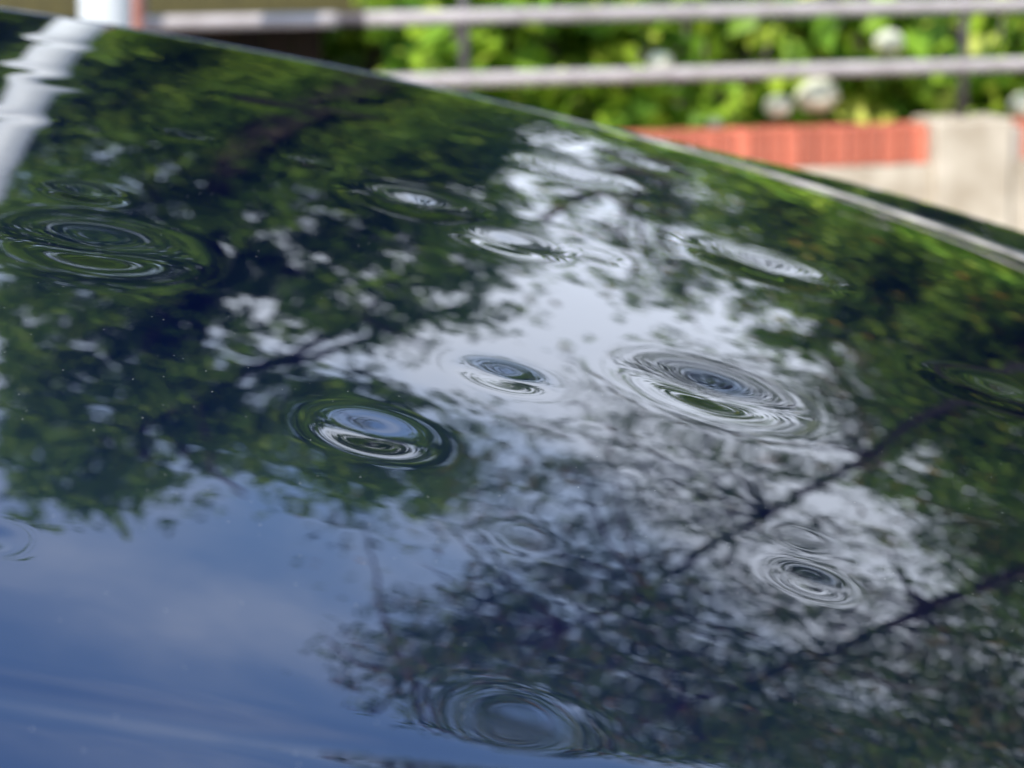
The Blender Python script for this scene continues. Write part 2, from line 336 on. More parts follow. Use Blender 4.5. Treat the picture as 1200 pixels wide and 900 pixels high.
# ---------------------------------------------------------------- trees mirrored in the paint
CL_LEFT = [(-2.98,15,2.91,0.11,0.41,9),(-2.77,14.84,2.58,0.12,0.46,8.3),(-2.55,14.39,2.39,0.13,0.47,9),(-2.33,13.87,2.31,0.12,0.45,8.6),(-2.1,13.51,2.14,0.13,0.47,9),(-2.05,13.81,1.55,0.23,0.68,9),(-2.06,14.27,1.14,0.15,0.94,6.8),(-2.47,13.63,3.54,0.09,0.27,9),(-2.27,13.27,3.35,0.09,0.27,7.7),(-2.19,13.26,3.1,0.09,0.29,7.7),(-2.05,13.26,2.94,0.1,0.31,9),(-1.97,13.55,2.75,0.11,0.34,8.3),(-1.9,14.29,2.94,0.11,0.34,7.1),(-1.85,14.75,2.76,0.12,0.38,8.2),(-1.75,15.25,2.44,0.14,0.46,7.5),(-1.62,15.33,2.08,0.17,0.54,7.3),(-1.51,15.12,1.95,0.18,0.56,7.6),(-1.2,14.18,1.95,0.16,0.5,7.2),(-1.15,14.01,1.42,0.27,0.67,9),(-2.31,13.05,3.74,0.09,0.23,8.2),(-2.13,12.95,3.76,0.09,0.22,8.4),(-2.05,13.3,3.72,0.09,0.23,8),(-1.99,13.85,3.68,0.1,0.25,9),(-1.93,14.31,3.58,0.1,0.27,8.3),(-1.82,14.86,3.45,0.11,0.3,7.3),(-1.7,14.9,3.61,0.11,0.29,9),(-1.57,14.9,3.22,0.11,0.32,7.5),(-1.32,14.26,3,0.11,0.32,9),(-1.13,13.65,2.92,0.11,0.3,8.4),(-0.94,13.43,2.62,0.11,0.32,9),(-0.87,13.56,2.4,0.12,0.36,8.8),(-0.81,13.87,2.2,0.14,0.4,9),(-0.77,14.58,1.5,0.24,0.63,9),(-0.72,15.06,1.31,0.32,0.72,7.3),(-0.45,15.56,1.51,0.26,0.65,8.6),(-2.18,13.09,4.35,0.09,0.19,8.2),(-2.13,13.21,4.16,0.09,0.2,8.9),(-2.08,13.83,4.28,0.09,0.21,9),(-1.97,14.5,4.39,0.1,0.22,7.4),(-1.84,14.72,4.1,0.1,0.25,7.5),(-1.67,14.6,4,0.1,0.25,7.2),(-1.49,14.09,3.95,0.1,0.23,6.8),(-1.28,13.51,3.74,0.1,0.22,9),(-1.15,13.43,3.36,0.1,0.25,9),(-0.93,13.24,3.28,0.1,0.24,8.7),(-0.82,13.66,3.32,0.1,0.25,8.6),(-0.8,13.74,2.93,0.11,0.29,8.9),(-0.61,14.8,3.02,0.12,0.31,9),(-0.54,15.07,2.81,0.13,0.35,7.7),(-0.42,15.3,2.55,0.14,0.39,9),(-0.31,15.23,2.29,0.16,0.42,9),(-0.16,14.7,1.99,0.17,0.45,9),(-0.06,14.17,1.44,0.23,0.57,7.3),(0.06,13.8,1.39,0.23,0.56,8),(0.13,13.96,0.95,0.53,0.74,9),(-2.21,13.38,4.65,0.09,0.19,8.5),(-2.16,14.1,4.94,0.09,0.19,9),(-2.02,14.41,4.78,0.1,0.2,9),(-1.83,14.36,4.64,0.1,0.21,8.6),(-1.76,14.32,4.51,0.1,0.21,9),(-1.5,13.62,4.34,0.09,0.2,7.2),(-1.23,12.99,4.06,0.09,0.19,9),(-1.13,12.96,3.88,0.09,0.2,8.2),(-0.96,13.25,3.9,0.09,0.2,7.2),(-0.9,13.38,3.65,0.1,0.22,7.6),(-0.72,14.47,3.93,0.1,0.23,9),(-0.67,14.59,3.72,0.11,0.25,9),(-0.5,14.97,3.57,0.11,0.27,9),(-0.34,14.91,3.28,0.12,0.29,8.5),(-0.25,14.7,3.15,0.12,0.29,8.6),(-0.05,13.78,3.01,0.11,0.27,8.1),(0.06,13.51,2.75,0.11,0.28,7.7),(0.2,13.41,2.67,0.12,0.28,7.4),(0.28,13.67,2.3,0.13,0.33,6.8),(0.39,14.28,1.79,0.18,0.45,6.3),(-2.24,14.08,5.35,0.09,0.18,9),(-2.06,14.09,5.3,0.09,0.18,9),(-1.86,13.94,5.02,0.09,0.18,8.4),(-1.7,13.53,4.89,0.09,0.17,6.9),(-1.5,13.19,4.59,0.09,0.18,8.5),(-1.36,12.94,4.4,0.09,0.18,8.3),(-1.16,12.8,4.35,0.09,0.17,7.2),(-1.04,13.13,4.28,0.09,0.18,7),(-0.93,13.83,4.43,0.1,0.19,7.8),(-0.77,14.48,4.47,0.1,0.2,6.8),(-0.7,14.62,4.29,0.1,0.22,8.9),(-0.5,14.62,4.2,0.11,0.22,6.9),(-0.39,14.53,3.95,0.11,0.23,9),(-0.19,13.85,3.66,0.1,0.22,9),(-0.11,13.69,3.45,0.1,0.23,7.9),(0.13,13.16,3.38,0.1,0.21,8.6),(0.19,13.3,3.21,0.1,0.23,6.8),(0.37,13.89,2.99,0.11,0.26,7.1),(0.51,14.48,3.11,0.12,0.27,9),(0.69,15,3.04,0.13,0.29,9),(-2.13,13.92,5.53,0.09,0.17,7.7),(-1.93,13.44,5.4,0.09,0.16,7.8),(-1.66,12.95,5.04,0.09,0.16,8.9),(-1.44,12.46,4.92,0.08,0.15,9),(-1.3,12.59,4.79,0.08,0.15,6.6),(-1.22,12.86,4.85,0.09,0.16,7.6),(-1.11,13.26,4.73,0.09,0.17,8.7),(-0.99,14.08,5.05,0.1,0.18,6.2),(-0.86,14.38,4.98,0.1,0.18,7.3),(-0.72,14.49,4.79,0.1,0.19,6.7),(-0.52,14.04,4.67,0.1,0.18,8.7),(-0.37,13.67,4.4,0.1,0.18,8.8),(-0.22,13.39,4.04,0.1,0.19,6.5),(-0.05,12.98,3.85,0.09,0.19,8.7),(0.1,13.13,3.9,0.1,0.19,6.6),(0.28,13.75,3.87,0.1,0.2,7.3),(0.34,13.88,3.57,0.11,0.22,9),(0.54,14.63,3.76,0.11,0.23,9),(0.68,14.86,3.71,0.12,0.24,6.7),(0.8,14.91,3.4,0.12,0.25,6.9),(-2,13.14,5.63,0.09,0.15,6.8),(-1.67,12.5,5.25,0.08,0.14,8.2),(-1.5,12.32,5.16,0.08,0.14,7.1),(-1.42,12.44,5.14,0.08,0.14,7.2),(-1.3,12.94,5.21,0.09,0.15,6.5),(-1.16,13.86,5.5,0.09,0.16,7.5),(-1.09,14.05,5.5,0.1,0.16,5.4),(-0.94,14.25,5.31,0.1,0.17,9),(-0.74,14.13,5.15,0.1,0.17,5.4),(-0.59,13.75,4.95,0.1,0.17,7.9),(-0.39,13.29,4.6,0.09,0.17,8.4),(-0.24,12.85,4.4,0.09,0.16,8.6),(-0.07,12.83,4.37,0.09,0.16,3.4),(0.04,13.14,4.37,0.09,0.17,7.3),(0.16,13.58,4.39,0.1,0.18,7.1),(0.31,14.05,4.28,0.1,0.19,6.6),(0.46,14.48,4.15,0.11,0.21,9),(0.63,14.71,4.14,0.11,0.21,7.1),(0.79,14.48,3.9,0.11,0.21,8.6),(0.9,13.69,3.75,0.1,0.2,5.6),(-1.7,12.11,5.52,0.08,0.13,9),(-1.59,12.21,5.48,0.08,0.13,8.3),(-1.49,12.59,5.53,0.08,0.14,9),(-1.41,13.2,5.74,0.09,0.14,9),(-1.26,13.84,5.86,0.09,0.15,8.6),(-1.12,14.01,5.81,0.1,0.15,7.1),(-0.96,14.01,5.62,0.1,0.16,3.3),(-0.83,13.78,5.49,0.09,0.16,9),(-0.59,12.88,5.18,0.09,0.14,6.1),(-0.46,12.59,5,0.09,0.14,8.3),(-0.32,12.51,4.86,0.09,0.14,6.5),(-0.2,12.65,4.72,0.09,0.15,8.2),(-0.04,13.17,4.81,0.09,0.16,6.7),(0.13,13.69,4.75,0.1,0.17,9),(0.33,14.33,4.9,0.1,0.17,7.8),(0.47,14.44,4.82,0.1,0.18,7.3),(0.65,14.22,4.51,0.1,0.18,6.6),(0.74,13.92,4.32,0.1,0.18,8.8),(0.85,13.17,4.11,0.1,0.17,2.8),(0.93,13.11,3.85,0.1,0.18,8.2),(-1.69,12.33,5.91,0.08,0.13,9),(-1.63,12.78,6.05,0.09,0.13,8.3),(-1.47,13.59,6.3,0.09,0.14,8.2),(-1.38,13.74,6.29,0.09,0.14,9),(-1.16,13.63,6.13,0.09,0.14,9),(-1.04,13.59,5.94,0.09,0.14,6.5),(-0.87,13.24,5.69,0.09,0.14,8),(-0.63,12.4,5.39,0.09,0.13,8.3),(-0.54,12.4,5.23,0.09,0.13,6),(-0.34,12.55,5.26,0.09,0.14,6.5),(-0.25,12.73,5.12,0.09,0.14,6.3),(-0.11,13.27,5.25,0.09,0.15,8.8),(0.13,14.08,5.36,0.1,0.16,6.7),(0.24,14.23,5.33,0.1,0.16,6.3),(0.44,13.95,5.16,0.1,0.16,8.2),(0.51,14.06,4.96,0.1,0.17,8.2),(0.71,13.09,4.56,0.09,0.16,8.7),(0.77,13.02,4.41,0.09,0.16,8.9),(0.95,12.73,4.19,0.09,0.16,9),(1.11,13.04,4.22,0.1,0.16,6.6),(-1.74,12.76,6.32,0.09,0.13,7),(-1.59,13.51,6.65,0.09,0.13,7.2),(-1.42,13.54,6.54,0.09,0.14,7.5),(-1.27,13.39,6.37,0.09,0.13,7),(-1.06,13.09,6.06,0.09,0.13,7.3),(-0.87,12.48,5.79,0.09,0.13,9),(-0.73,12.32,5.59,0.08,0.13,7.7),(-0.54,12.23,5.48,0.08,0.13,4.2),(-0.42,12.49,5.45,0.09,0.13,5.3),(-0.23,13.39,5.8,0.09,0.14,3.3),(-0.18,13.49,5.73,0.09,0.14,7.2),(0.04,14,5.71,0.1,0.15,5.4),(0.17,14.07,5.66,0.1,0.15,7.7),(0.34,13.77,5.45,0.1,0.15,9),(0.46,13.25,5.2,0.09,0.14,8.2),(0.58,13.06,4.93,0.09,0.15,6),(0.76,12.5,4.73,0.09,0.14,8.3),(0.81,12.56,4.6,0.09,0.14,8.9),(1.05,13.04,4.6,0.1,0.15,9),(1.28,13.68,4.59,0.1,0.16,7.1),(-1.67,13.41,6.85,0.09,0.13,8.4),(-1.54,13.21,6.81,0.09,0.13,9),(-1.3,12.98,6.48,0.09,0.13,8),(-1.05,12.18,6.14,0.08,0.12,7.2),(-0.98,12.28,6.01,0.08,0.12,9),(-0.74,12.03,5.92,0.08,0.12,9),(-0.66,12.16,5.83,0.08,0.12,8.9),(-0.51,12.87,6.12,0.09,0.13,8.1),(-0.36,13.43,6.25,0.09,0.13,6.9),(-0.25,13.56,6.07,0.09,0.14,9),(-0.05,13.86,6.12,0.1,0.14,9),(0.14,13.7,5.89,0.1,0.14,3.4),(0.3,12.83,5.57,0.09,0.13,6.8),(0.4,12.92,5.37,0.09,0.14,6.7),(0.48,12.6,5.2,0.09,0.13,5.9),(0.67,12.39,5.06,0.09,0.13,7.4),(0.82,12.64,4.94,0.09,0.14,6.7),(0.98,13.14,5.1,0.1,0.14,8.2),(1.22,13.85,5.26,0.1,0.15,5.1),(1.36,14.08,5.09,0.1,0.16,7.3),(-1.59,12.77,6.95,0.09,0.12,7.8),(-1.46,12.78,6.75,0.09,0.12,7.3),(-1.2,12.13,6.38,0.08,0.11,9),(-0.99,11.84,6.13,0.08,0.11,6.8),(-0.84,12,6.2,0.08,0.11,9),(-0.76,12.29,6.28,0.09,0.12,7.7),(-0.64,12.74,6.34,0.09,0.12,9),(-0.42,13.53,6.62,0.09,0.13,6.9),(-0.32,13.63,6.49,0.1,0.13,6.6),(-0.12,13.63,6.35,0.1,0.13,9),(0.07,13.08,6.06,0.09,0.13,6.7),(0.22,12.44,5.75,0.09,0.12,7.8),(0.32,12.42,5.55,0.09,0.12,8.4),(0.46,12.19,5.41,0.09,0.12,2.8),(0.6,12.38,5.43,0.09,0.12,5.5),(0.79,12.88,5.47,0.09,0.13,7.8),(0.99,13.41,5.45,0.1,0.14,7.8),(1.18,13.86,5.5,0.1,0.15,6.2),(1.38,13.97,5.51,0.1,0.15,4.5),(1.46,14.02,5.33,0.1,0.15,4.8),(-1.46,12.12,6.76,0.08,0.11,7.7),(-1.19,11.62,6.45,0.08,0.11,7),(-1.13,11.66,6.37,0.08,0.11,9),(-0.96,11.97,6.48,0.08,0.11,6.5),(-0.85,12.59,6.76,0.09,0.12,9),(-0.71,12.98,6.77,0.09,0.12,9),(-0.58,13.36,6.85,0.09,0.13,6.9),(-0.37,13.32,6.81,0.09,0.12,7.2),(-0.19,13.13,6.54,0.09,0.12,7.2),(-0.09,12.77,6.34,0.09,0.12,4),(0.09,12.14,6,0.09,0.11,2.9),(0.23,12.02,5.8,0.09,0.12,6.9),(0.35,12.07,5.73,0.09,0.12,6.3),(0.55,12.58,5.89,0.09,0.12,8.2),(0.73,13.08,5.95,0.09,0.13,2.3),(0.96,13.64,6,0.1,0.13,6.9),(1.09,13.82,6.04,0.1,0.14,5.9),(1.3,13.41,5.75,0.1,0.13,5.5),(1.36,13.53,5.63,0.1,0.14,5.2),(1.48,12.54,5.2,0.09,0.13,4.5),(-1.33,11.45,6.67,0.08,0.1,8.3),(-1.18,11.77,6.82,0.08,0.11,7.7),(-1.09,12.18,6.96,0.09,0.11,7.2),(-0.97,12.41,6.89,0.09,0.11,9),(-0.78,13.18,7.25,0.09,0.12,6.6),(-0.63,13.31,7.13,0.09,0.12,8.7),(-0.43,13,6.94,0.09,0.12,6.7),(-0.27,12.74,6.66,0.09,0.12,4.5),(-0.12,12.06,6.35,0.09,0.11,3.3),(-0.01,11.91,6.18,0.08,0.11,7.3),(0.19,11.9,6.01,0.08,0.11,5.2),(0.3,12.11,6.06,0.09,0.11,3.3),(0.46,12.7,6.31,0.09,0.12,4.4),(0.62,13.03,6.23,0.09,0.12,5.8),(0.89,13.64,6.34,0.1,0.13,7.8),(1.02,13.67,6.28,0.1,0.13,6.3),(1.18,13.3,6.02,0.1,0.13,4.9),(1.24,12.84,5.8,0.09,0.12,2.4),(1.35,12.26,5.48,0.09,0.12,3.9),(1.5,12.12,5.31,0.09,0.12,2.5),(-1.26,11.92,7.12,0.08,0.11,7.6),(-1.21,12.42,7.43,0.09,0.11,7.6),(-1,12.97,7.56,0.09,0.11,9),(-0.93,13.02,7.58,0.09,0.12,6.8),(-0.72,13.06,7.35,0.09,0.12,8.9),(-0.61,12.86,7.21,0.09,0.12,7.2),(-0.42,12.41,6.89,0.09,0.11,7.1),(-0.25,11.79,6.56,0.08,0.11,8.1),(-0.06,11.67,6.39,0.08,0.1,4),(0.09,11.94,6.44,0.09,0.11,7.1),(0.28,12.62,6.72,0.09,0.11,2.5),(0.45,13.07,6.79,0.09,0.12,1.1),(0.66,13.42,6.84,0.1,0.12,1.2),(0.79,13.47,6.71,0.1,0.12,1.5),(0.89,13.43,6.57,0.1,0.12,4.1),(1.06,12.55,6.13,0.09,0.12,0.9),(1.16,12.36,5.88,0.09,0.12,1.9),(1.23,11.96,5.74,0.09,0.11,0.6),(1.4,12.03,5.52,0.09,0.11,0.9),(1.65,12.53,5.67,0.09,0.12,0.6),(-1.27,12.59,7.74,0.09,0.11,9),(-1.12,12.81,7.86,0.09,0.11,9),(-1.02,12.84,7.76,0.09,0.11,7),(-0.82,12.7,7.52,0.09,0.11,8),(-0.61,12.24,7.16,0.09,0.11,5.6),(-0.5,11.84,6.94,0.08,0.1,5.7),(-0.34,11.55,6.71,0.08,0.1,7.9),(-0.16,11.58,6.59,0.08,0.1,7),(-0.05,11.8,6.65,0.08,0.1,6),(0.14,12.52,6.96,0.09,0.11,3.1),(0.39,13.18,7.19,0.1,0.12,5.9),(0.55,13.27,7.1,0.1,0.12,4.9),(0.63,13.33,6.99,0.1,0.12,2),(0.85,12.64,6.57,0.09,0.11,3),(0.91,12.31,6.37,0.09,0.11,3.5),(1.05,12.07,6.07,0.09,0.11,1.1),(-1.26,12.68,8.05,0.09,0.11,7),(-1.04,12.27,7.79,0.09,0.11,7),(-0.8,11.72,7.37,0.08,0.1,9),(-0.7,11.51,7.2,0.08,0.1,9),(-0.56,11.45,7,0.08,0.1,6.6),(-0.41,11.35,6.88,0.08,0.1,6.1),(-0.26,11.62,6.96,0.08,0.1,8.8),(-0.05,12.22,7.11,0.09,0.11,9),(0.15,12.96,7.54,0.09,0.11,8.2),(0.24,13.03,7.4,0.09,0.11,6.5),(0.39,13.12,7.36,0.1,0.11,5.6),(0.53,12.99,7.19,0.09,0.11,5),(0.67,12.2,6.79,0.09,0.11,8.2),(0.81,11.78,6.47,0.09,0.1,9),(0.97,11.68,6.23,0.09,0.1,5.5),(1.16,11.95,6.33,0.09,0.11,4.6),(1.27,12.13,6.29,0.09,0.11,1.8),(1.59,12.97,6.56,0.1,0.12,3.7),(-1.08,11.74,7.77,0.08,0.1,6.9),(-0.92,11.35,7.48,0.08,0.1,8.5),(-0.79,11.32,7.3,0.08,0.1,7.6),(-0.64,11.13,7.19,0.08,0.09,6.3),(-0.46,11.37,7.13,0.08,0.1,6.5),(-0.34,11.73,7.27,0.09,0.1,6.2),(-0.11,12.7,7.81,0.09,0.11,8.6),(0,12.81,7.68,0.09,0.11,6.8),(0.14,12.92,7.72,0.09,0.11,9),(0.32,12.74,7.5,0.09,0.11,6.9),(0.44,12.37,7.23,0.09,0.11,7.3),(0.59,11.74,6.82,0.09,0.1,7.1),(0.77,11.49,6.57,0.08,0.1,9),(0.88,11.57,6.54,0.09,0.1,9),(1.06,11.96,6.67,0.09,0.1,8),(1.22,12.31,6.7,0.09,0.11,5.4),(1.41,12.78,6.82,0.09,0.11,4.5),(1.73,13.2,6.96,0.1,0.12,2),(-0.99,11.14,7.55,0.08,0.09,9),(-0.89,11.07,7.42,0.08,0.09,9),(-0.72,11.16,7.5,0.08,0.09,8.9),(-0.59,11.41,7.5,0.08,0.1,7.4),(-0.45,11.87,7.66,0.09,0.1,7.2),(-0.3,12.49,8.01,0.09,0.11,4.2),(-0.07,12.68,8.03,0.09,0.11,6.4),(0.11,12.42,7.76,0.09,0.1,8.6),(0.23,12.28,7.55,0.09,0.1,6.9),(0.37,11.75,7.18,0.09,0.1,9),(0.48,11.37,6.95,0.08,0.1,9),(0.67,11.38,6.83,0.08,0.1,7.5),(0.84,11.67,6.84,0.09,0.1,7.5),(1.08,12.41,7.21,0.09,0.11,7.9),(1.16,12.53,7.18,0.09,0.11,9),(1.45,13.04,7.24,0.1,0.11,9),(1.61,12.94,7.17,0.1,0.11,9),(1.72,12.8,6.94,0.1,0.11,5.1),(-0.98,10.84,7.57,0.08,0.09,7.4),(-0.79,11.36,7.87,0.08,0.09,8.6),(-0.65,11.75,7.96,0.09,0.1,9),(-0.56,12.1,8.13,0.09,0.1,4.6),(-0.39,12.49,8.3,0.09,0.1,8.4),(-0.24,12.57,8.24,0.09,0.1,7.7),(-0.02,11.93,7.85,0.09,0.1,2.7),(0.08,11.83,7.66,0.09,0.1,3.6),(0.28,11.29,7.23,0.08,0.09,6.7),(0.42,11.17,7.1,0.08,0.09,6.1),(0.55,11.34,7.13,0.08,0.09,3.4),(0.73,11.77,7.27,0.09,0.1,5.7),(0.99,12.48,7.56,0.09,0.11,8.5),(1.14,12.73,7.55,0.1,0.11,7.8),(1.35,12.83,7.57,0.1,0.11,8.5),(1.48,12.63,7.34,0.09,0.11,2.9),(1.55,12.13,7.02,0.09,0.1,8),(1.66,11.65,6.64,0.09,0.1,4.6),(-0.88,11.41,8.1,0.08,0.09,6.2),(-0.77,12.08,8.58,0.09,0.1,9),(-0.63,12.24,8.47,0.09,0.1,5.9),(-0.42,12.23,8.47,0.09,0.1,9),(-0.31,12.1,8.3,0.09,0.1,7.1),(-0.16,11.68,7.98,0.09,0.1,8.3),(-0.01,11.31,7.66,0.08,0.09,8.4),(0.19,11.04,7.35,0.08,0.09,1.7),(0.28,11.05,7.28,0.08,0.09,3.4),(0.48,11.45,7.45,0.09,0.09,1.7),(0.64,11.82,7.56,0.09,0.1,5.5),(0.93,12.61,7.98,0.09,0.1,3.6),(1.07,12.74,7.86,0.1,0.11,5.4),(1.2,12.73,7.79,0.1,0.11,6.3),(1.37,12.23,7.4,0.09,0.1,8.5),(1.41,11.83,7.15,0.09,0.1,8.1),(1.56,11.47,6.77,0.09,0.1,9),(1.67,11.34,6.6,0.09,0.1,4.9),(-0.88,12.04,8.79,0.09,0.1,2.3),(-0.73,12.14,8.81,0.09,0.1,4.1),(-0.54,12.05,8.6,0.09,0.1,7.4),(-0.41,11.85,8.39,0.09,0.1,4.7),(-0.25,11.26,7.99,0.08,0.09,8.5),(-0.04,10.85,7.62,0.08,0.09,2.1),(0.1,10.92,7.61,0.08,0.09,2.5),(0.23,11.14,7.64,0.08,0.09,2.3),(0.37,11.53,7.82,0.09,0.09,1.1),(0.58,12.02,7.96,0.09,0.1,0.8),(0.75,12.47,8.25,0.09,0.1,1.6),(0.97,12.54,8.11,0.09,0.1,2.6),(1.1,12.38,7.9,0.09,0.1,2),(1.23,11.74,7.45,0.09,0.1,7),(1.3,11.52,7.22,0.09,0.1,2.4),(1.43,11.16,6.95,0.08,0.09,2),(1.57,11.26,6.98,0.09,0.09,5.6),(1.73,11.5,6.95,0.09,0.1,5.7),(-0.82,11.92,8.92,0.09,0.1,1.3),(-0.7,11.74,8.74,0.09,0.1,4),(-0.48,11.22,8.3,0.08,0.09,1),(-0.33,10.98,8.01,0.08,0.09,2),(-0.19,10.71,7.8,0.08,0.09,1.4),(-0.05,10.77,7.72,0.08,0.09,2.9),(0.14,11.38,8.13,0.09,0.09,1.2),(0.47,12.1,8.33,0.09,0.1,1),(0.99,11.94,7.92,0.09,0.1,2.4),(-0.7,11.09,8.54,0.08,0.09,1.1)]
CL_RIGHT = [(1.76,12.95,1.56,0.16,0.36,6),(1.88,12.71,1.34,0.18,0.38,9),(1.99,13.33,0.95,0.26,0.5,3.7),(2.18,14.33,0.32,0.15,0.78,9),(1.88,12.47,2.15,0.12,0.25,5.1),(2.06,12.79,1.82,0.14,0.3,5.8),(2.39,13.67,1.91,0.15,0.31,7.7),(2.41,14.06,1.38,0.2,0.4,7.8),(2.51,13.49,1.23,0.2,0.4,8.8),(2.33,13.38,0.46,0.5,0.64,6.9),(2.28,12.76,0.15,0.15,0.78,7.3),(2.05,12.23,2.66,0.11,0.2,9),(2.22,12.79,2.47,0.12,0.23,7.3),(2.58,13.82,2.28,0.14,0.27,8.7),(2.65,13.7,2.11,0.14,0.28,8.7),(2.62,13.16,1.89,0.14,0.28,6.6),(2.59,12.34,1.67,0.14,0.28,7),(2.62,12.47,1.32,0.17,0.33,9),(2.96,13.45,1.06,0.21,0.41,7.9),(2.98,14.07,-0.27,0.15,0.97,6.9),(2.23,12.49,2.96,0.1,0.19,7.1),(2.58,13.44,3,0.11,0.21,7.1),(2.7,13.63,2.74,0.12,0.23,8.1),(2.72,13.17,2.62,0.12,0.22,8),(2.66,12.27,2.32,0.11,0.21,9),(2.72,12.29,1.9,0.13,0.25,9),(2.89,12.8,1.7,0.15,0.28,6.8),(3.14,13.46,1.63,0.16,0.31,9),(3.35,13.7,1.34,0.18,0.35,9),(3.24,13.05,0.99,0.21,0.38,9),(2.99,12.78,0.07,0.15,0.69,8.8),(3.03,12.58,-0.06,0.15,0.74,7.8),(2.4,12.74,3.4,0.1,0.17,5.6),(2.68,13.46,3.28,0.11,0.19,6.3),(2.76,13.39,3.14,0.11,0.2,6.8),(2.74,12.73,2.9,0.11,0.19,7.5),(2.74,11.96,2.66,0.1,0.18,7.6),(2.91,12.3,2.55,0.11,0.2,6.8),(3.13,13.03,2.24,0.13,0.24,6.8),(3.45,13.61,2.15,0.14,0.25,8.4),(3.43,13.09,1.94,0.14,0.25,8.8),(3.32,12.86,1.43,0.16,0.3,9),(3.23,12.26,1.08,0.18,0.33,8.4),(3.45,12.48,1.17,0.17,0.32,7.8),(2.66,13.14,3.88,0.1,0.16,2.9),(2.81,13.09,3.69,0.1,0.17,6.8),(2.76,12.39,3.32,0.1,0.16,7.5),(2.74,12,3.22,0.1,0.16,6.9),(2.86,11.98,2.93,0.1,0.17,7.1),(3.17,12.67,2.97,0.11,0.18,9),(3.35,13.19,2.83,0.12,0.2,9),(3.49,13.49,2.54,0.12,0.22,9),(3.45,12.61,2.32,0.12,0.21,7.9),(3.35,12.17,1.92,0.12,0.23,7.2),(3.49,12.13,1.86,0.13,0.23,8.7),(3.55,12.48,1.48,0.15,0.27,9),(2.76,13.11,4.23,0.1,0.15,1.4),(2.82,13,3.93,0.1,0.16,6.1),(2.76,11.97,3.67,0.09,0.14,2.2),(2.78,11.72,3.3,0.09,0.15,6.4),(2.98,12.02,3.31,0.1,0.15,7),(3.36,12.91,3.36,0.11,0.17,8.9),(3.5,13.25,3.16,0.11,0.18,8.9),(3.56,13.06,2.86,0.11,0.19,7.1),(3.45,12.14,2.64,0.11,0.18,8.4),(3.41,11.86,2.33,0.11,0.19,7.8),(3.69,12.39,2.08,0.12,0.22,7),(3.94,12.9,2.12,0.13,0.22,6.8),(2.82,12.53,4.31,0.1,0.14,1.3),(2.78,11.97,3.98,0.09,0.14,3.7),(2.77,11.58,3.83,0.09,0.13,5.6),(3,11.86,3.73,0.09,0.14,3.4),(3.16,12.34,3.57,0.1,0.15,7.2),(3.57,13.12,3.57,0.11,0.17,9),(3.59,12.8,3.37,0.11,0.16,9),(3.54,12.51,3.13,0.1,0.17,7.4),(3.45,11.86,2.85,0.1,0.16,6.9),(3.51,11.74,2.67,0.1,0.17,8.7),(3.98,12.61,2.75,0.11,0.18,9),(4.29,13.21,2.49,0.12,0.2,9),(2.82,12.44,4.45,0.1,0.13,1.3),(2.77,11.5,4.07,0.09,0.12,4.3),(2.84,11.48,3.89,0.09,0.13,5.9),(3.12,12.06,3.9,0.09,0.14,8.5),(3.45,12.78,4.02,0.1,0.15,6.6),(3.58,12.99,3.91,0.1,0.15,6.9),(3.55,12.2,3.56,0.1,0.15,9),(3.48,11.71,3.38,0.09,0.14,8.5),(3.56,11.57,3.16,0.1,0.14,7.2),(3.86,12.23,3.02,0.1,0.16,8.7),(4.18,12.91,2.95,0.11,0.18,9),(4.35,13.01,2.96,0.11,0.18,9),(3.55,12.04,3.77,0.1,0.14,6.3),(3.55,11.4,3.51,0.09,0.13,9),(3.76,11.8,3.44,0.1,0.14,8.3),(4.12,12.56,3.42,0.1,0.15,9),(4.32,12.9,3.36,0.11,0.16,9),(4.33,12.48,3.11,0.11,0.16,9),(3.49,11.36,3.81,0.09,0.12,8),(3.7,11.52,3.79,0.09,0.13,9),(3.96,12.08,3.77,0.1,0.14,8.9),(4.3,12.73,3.71,0.1,0.15,9),(4.39,12.57,3.66,0.1,0.15,7.7),(4.22,11.75,3.26,0.1,0.14,9),(3.49,11.18,4.04,0.09,0.12,8.8),(3.95,11.88,4.15,0.09,0.13,6.6),(4.11,12.26,4.05,0.1,0.13,7.8),(4.38,12.63,4.06,0.1,0.14,9),(4.28,11.84,3.67,0.1,0.13,8.4),(4.21,11.53,3.43,0.09,0.13,9),(3.8,11.48,4.36,0.09,0.12,8.4),(4,11.89,4.38,0.09,0.12,6.9),(4.35,12.5,4.35,0.1,0.13,7.1),(4.41,12.34,4.26,0.1,0.13,9),(4.25,11.61,3.8,0.09,0.13,7.5),(4.18,11.07,3.58,0.09,0.12,8.1),(3.94,11.63,4.71,0.09,0.11,2.6),(4.19,12.12,4.72,0.09,0.12,2.8),(4.39,12.09,4.55,0.1,0.12,6.8),(4.27,11.56,4.19,0.09,0.12,8),(4.17,11.01,3.98,0.09,0.11,7.4),(4.32,11.12,3.76,0.09,0.12,7.5),(4.07,11.8,4.97,0.09,0.11,8.4),(4.34,12.22,5,0.1,0.12,5.9),(4.35,11.8,4.69,0.09,0.11,6.4),(4.27,11.45,4.41,0.09,0.11,7.3),(4.21,10.85,4.08,0.09,0.11,8.8),(4.37,11.1,4.01,0.09,0.11,8.2),(4.34,12.13,5.2,0.09,0.11,4.7),(4.38,11.96,5.03,0.09,0.11,5.6),(4.27,11.37,4.8,0.09,0.11,4.9),(4.17,10.86,4.44,0.09,0.1,7.6),(4.3,10.86,4.29,0.09,0.11,6.6),(4.68,11.5,4.39,0.09,0.11,6.7)]
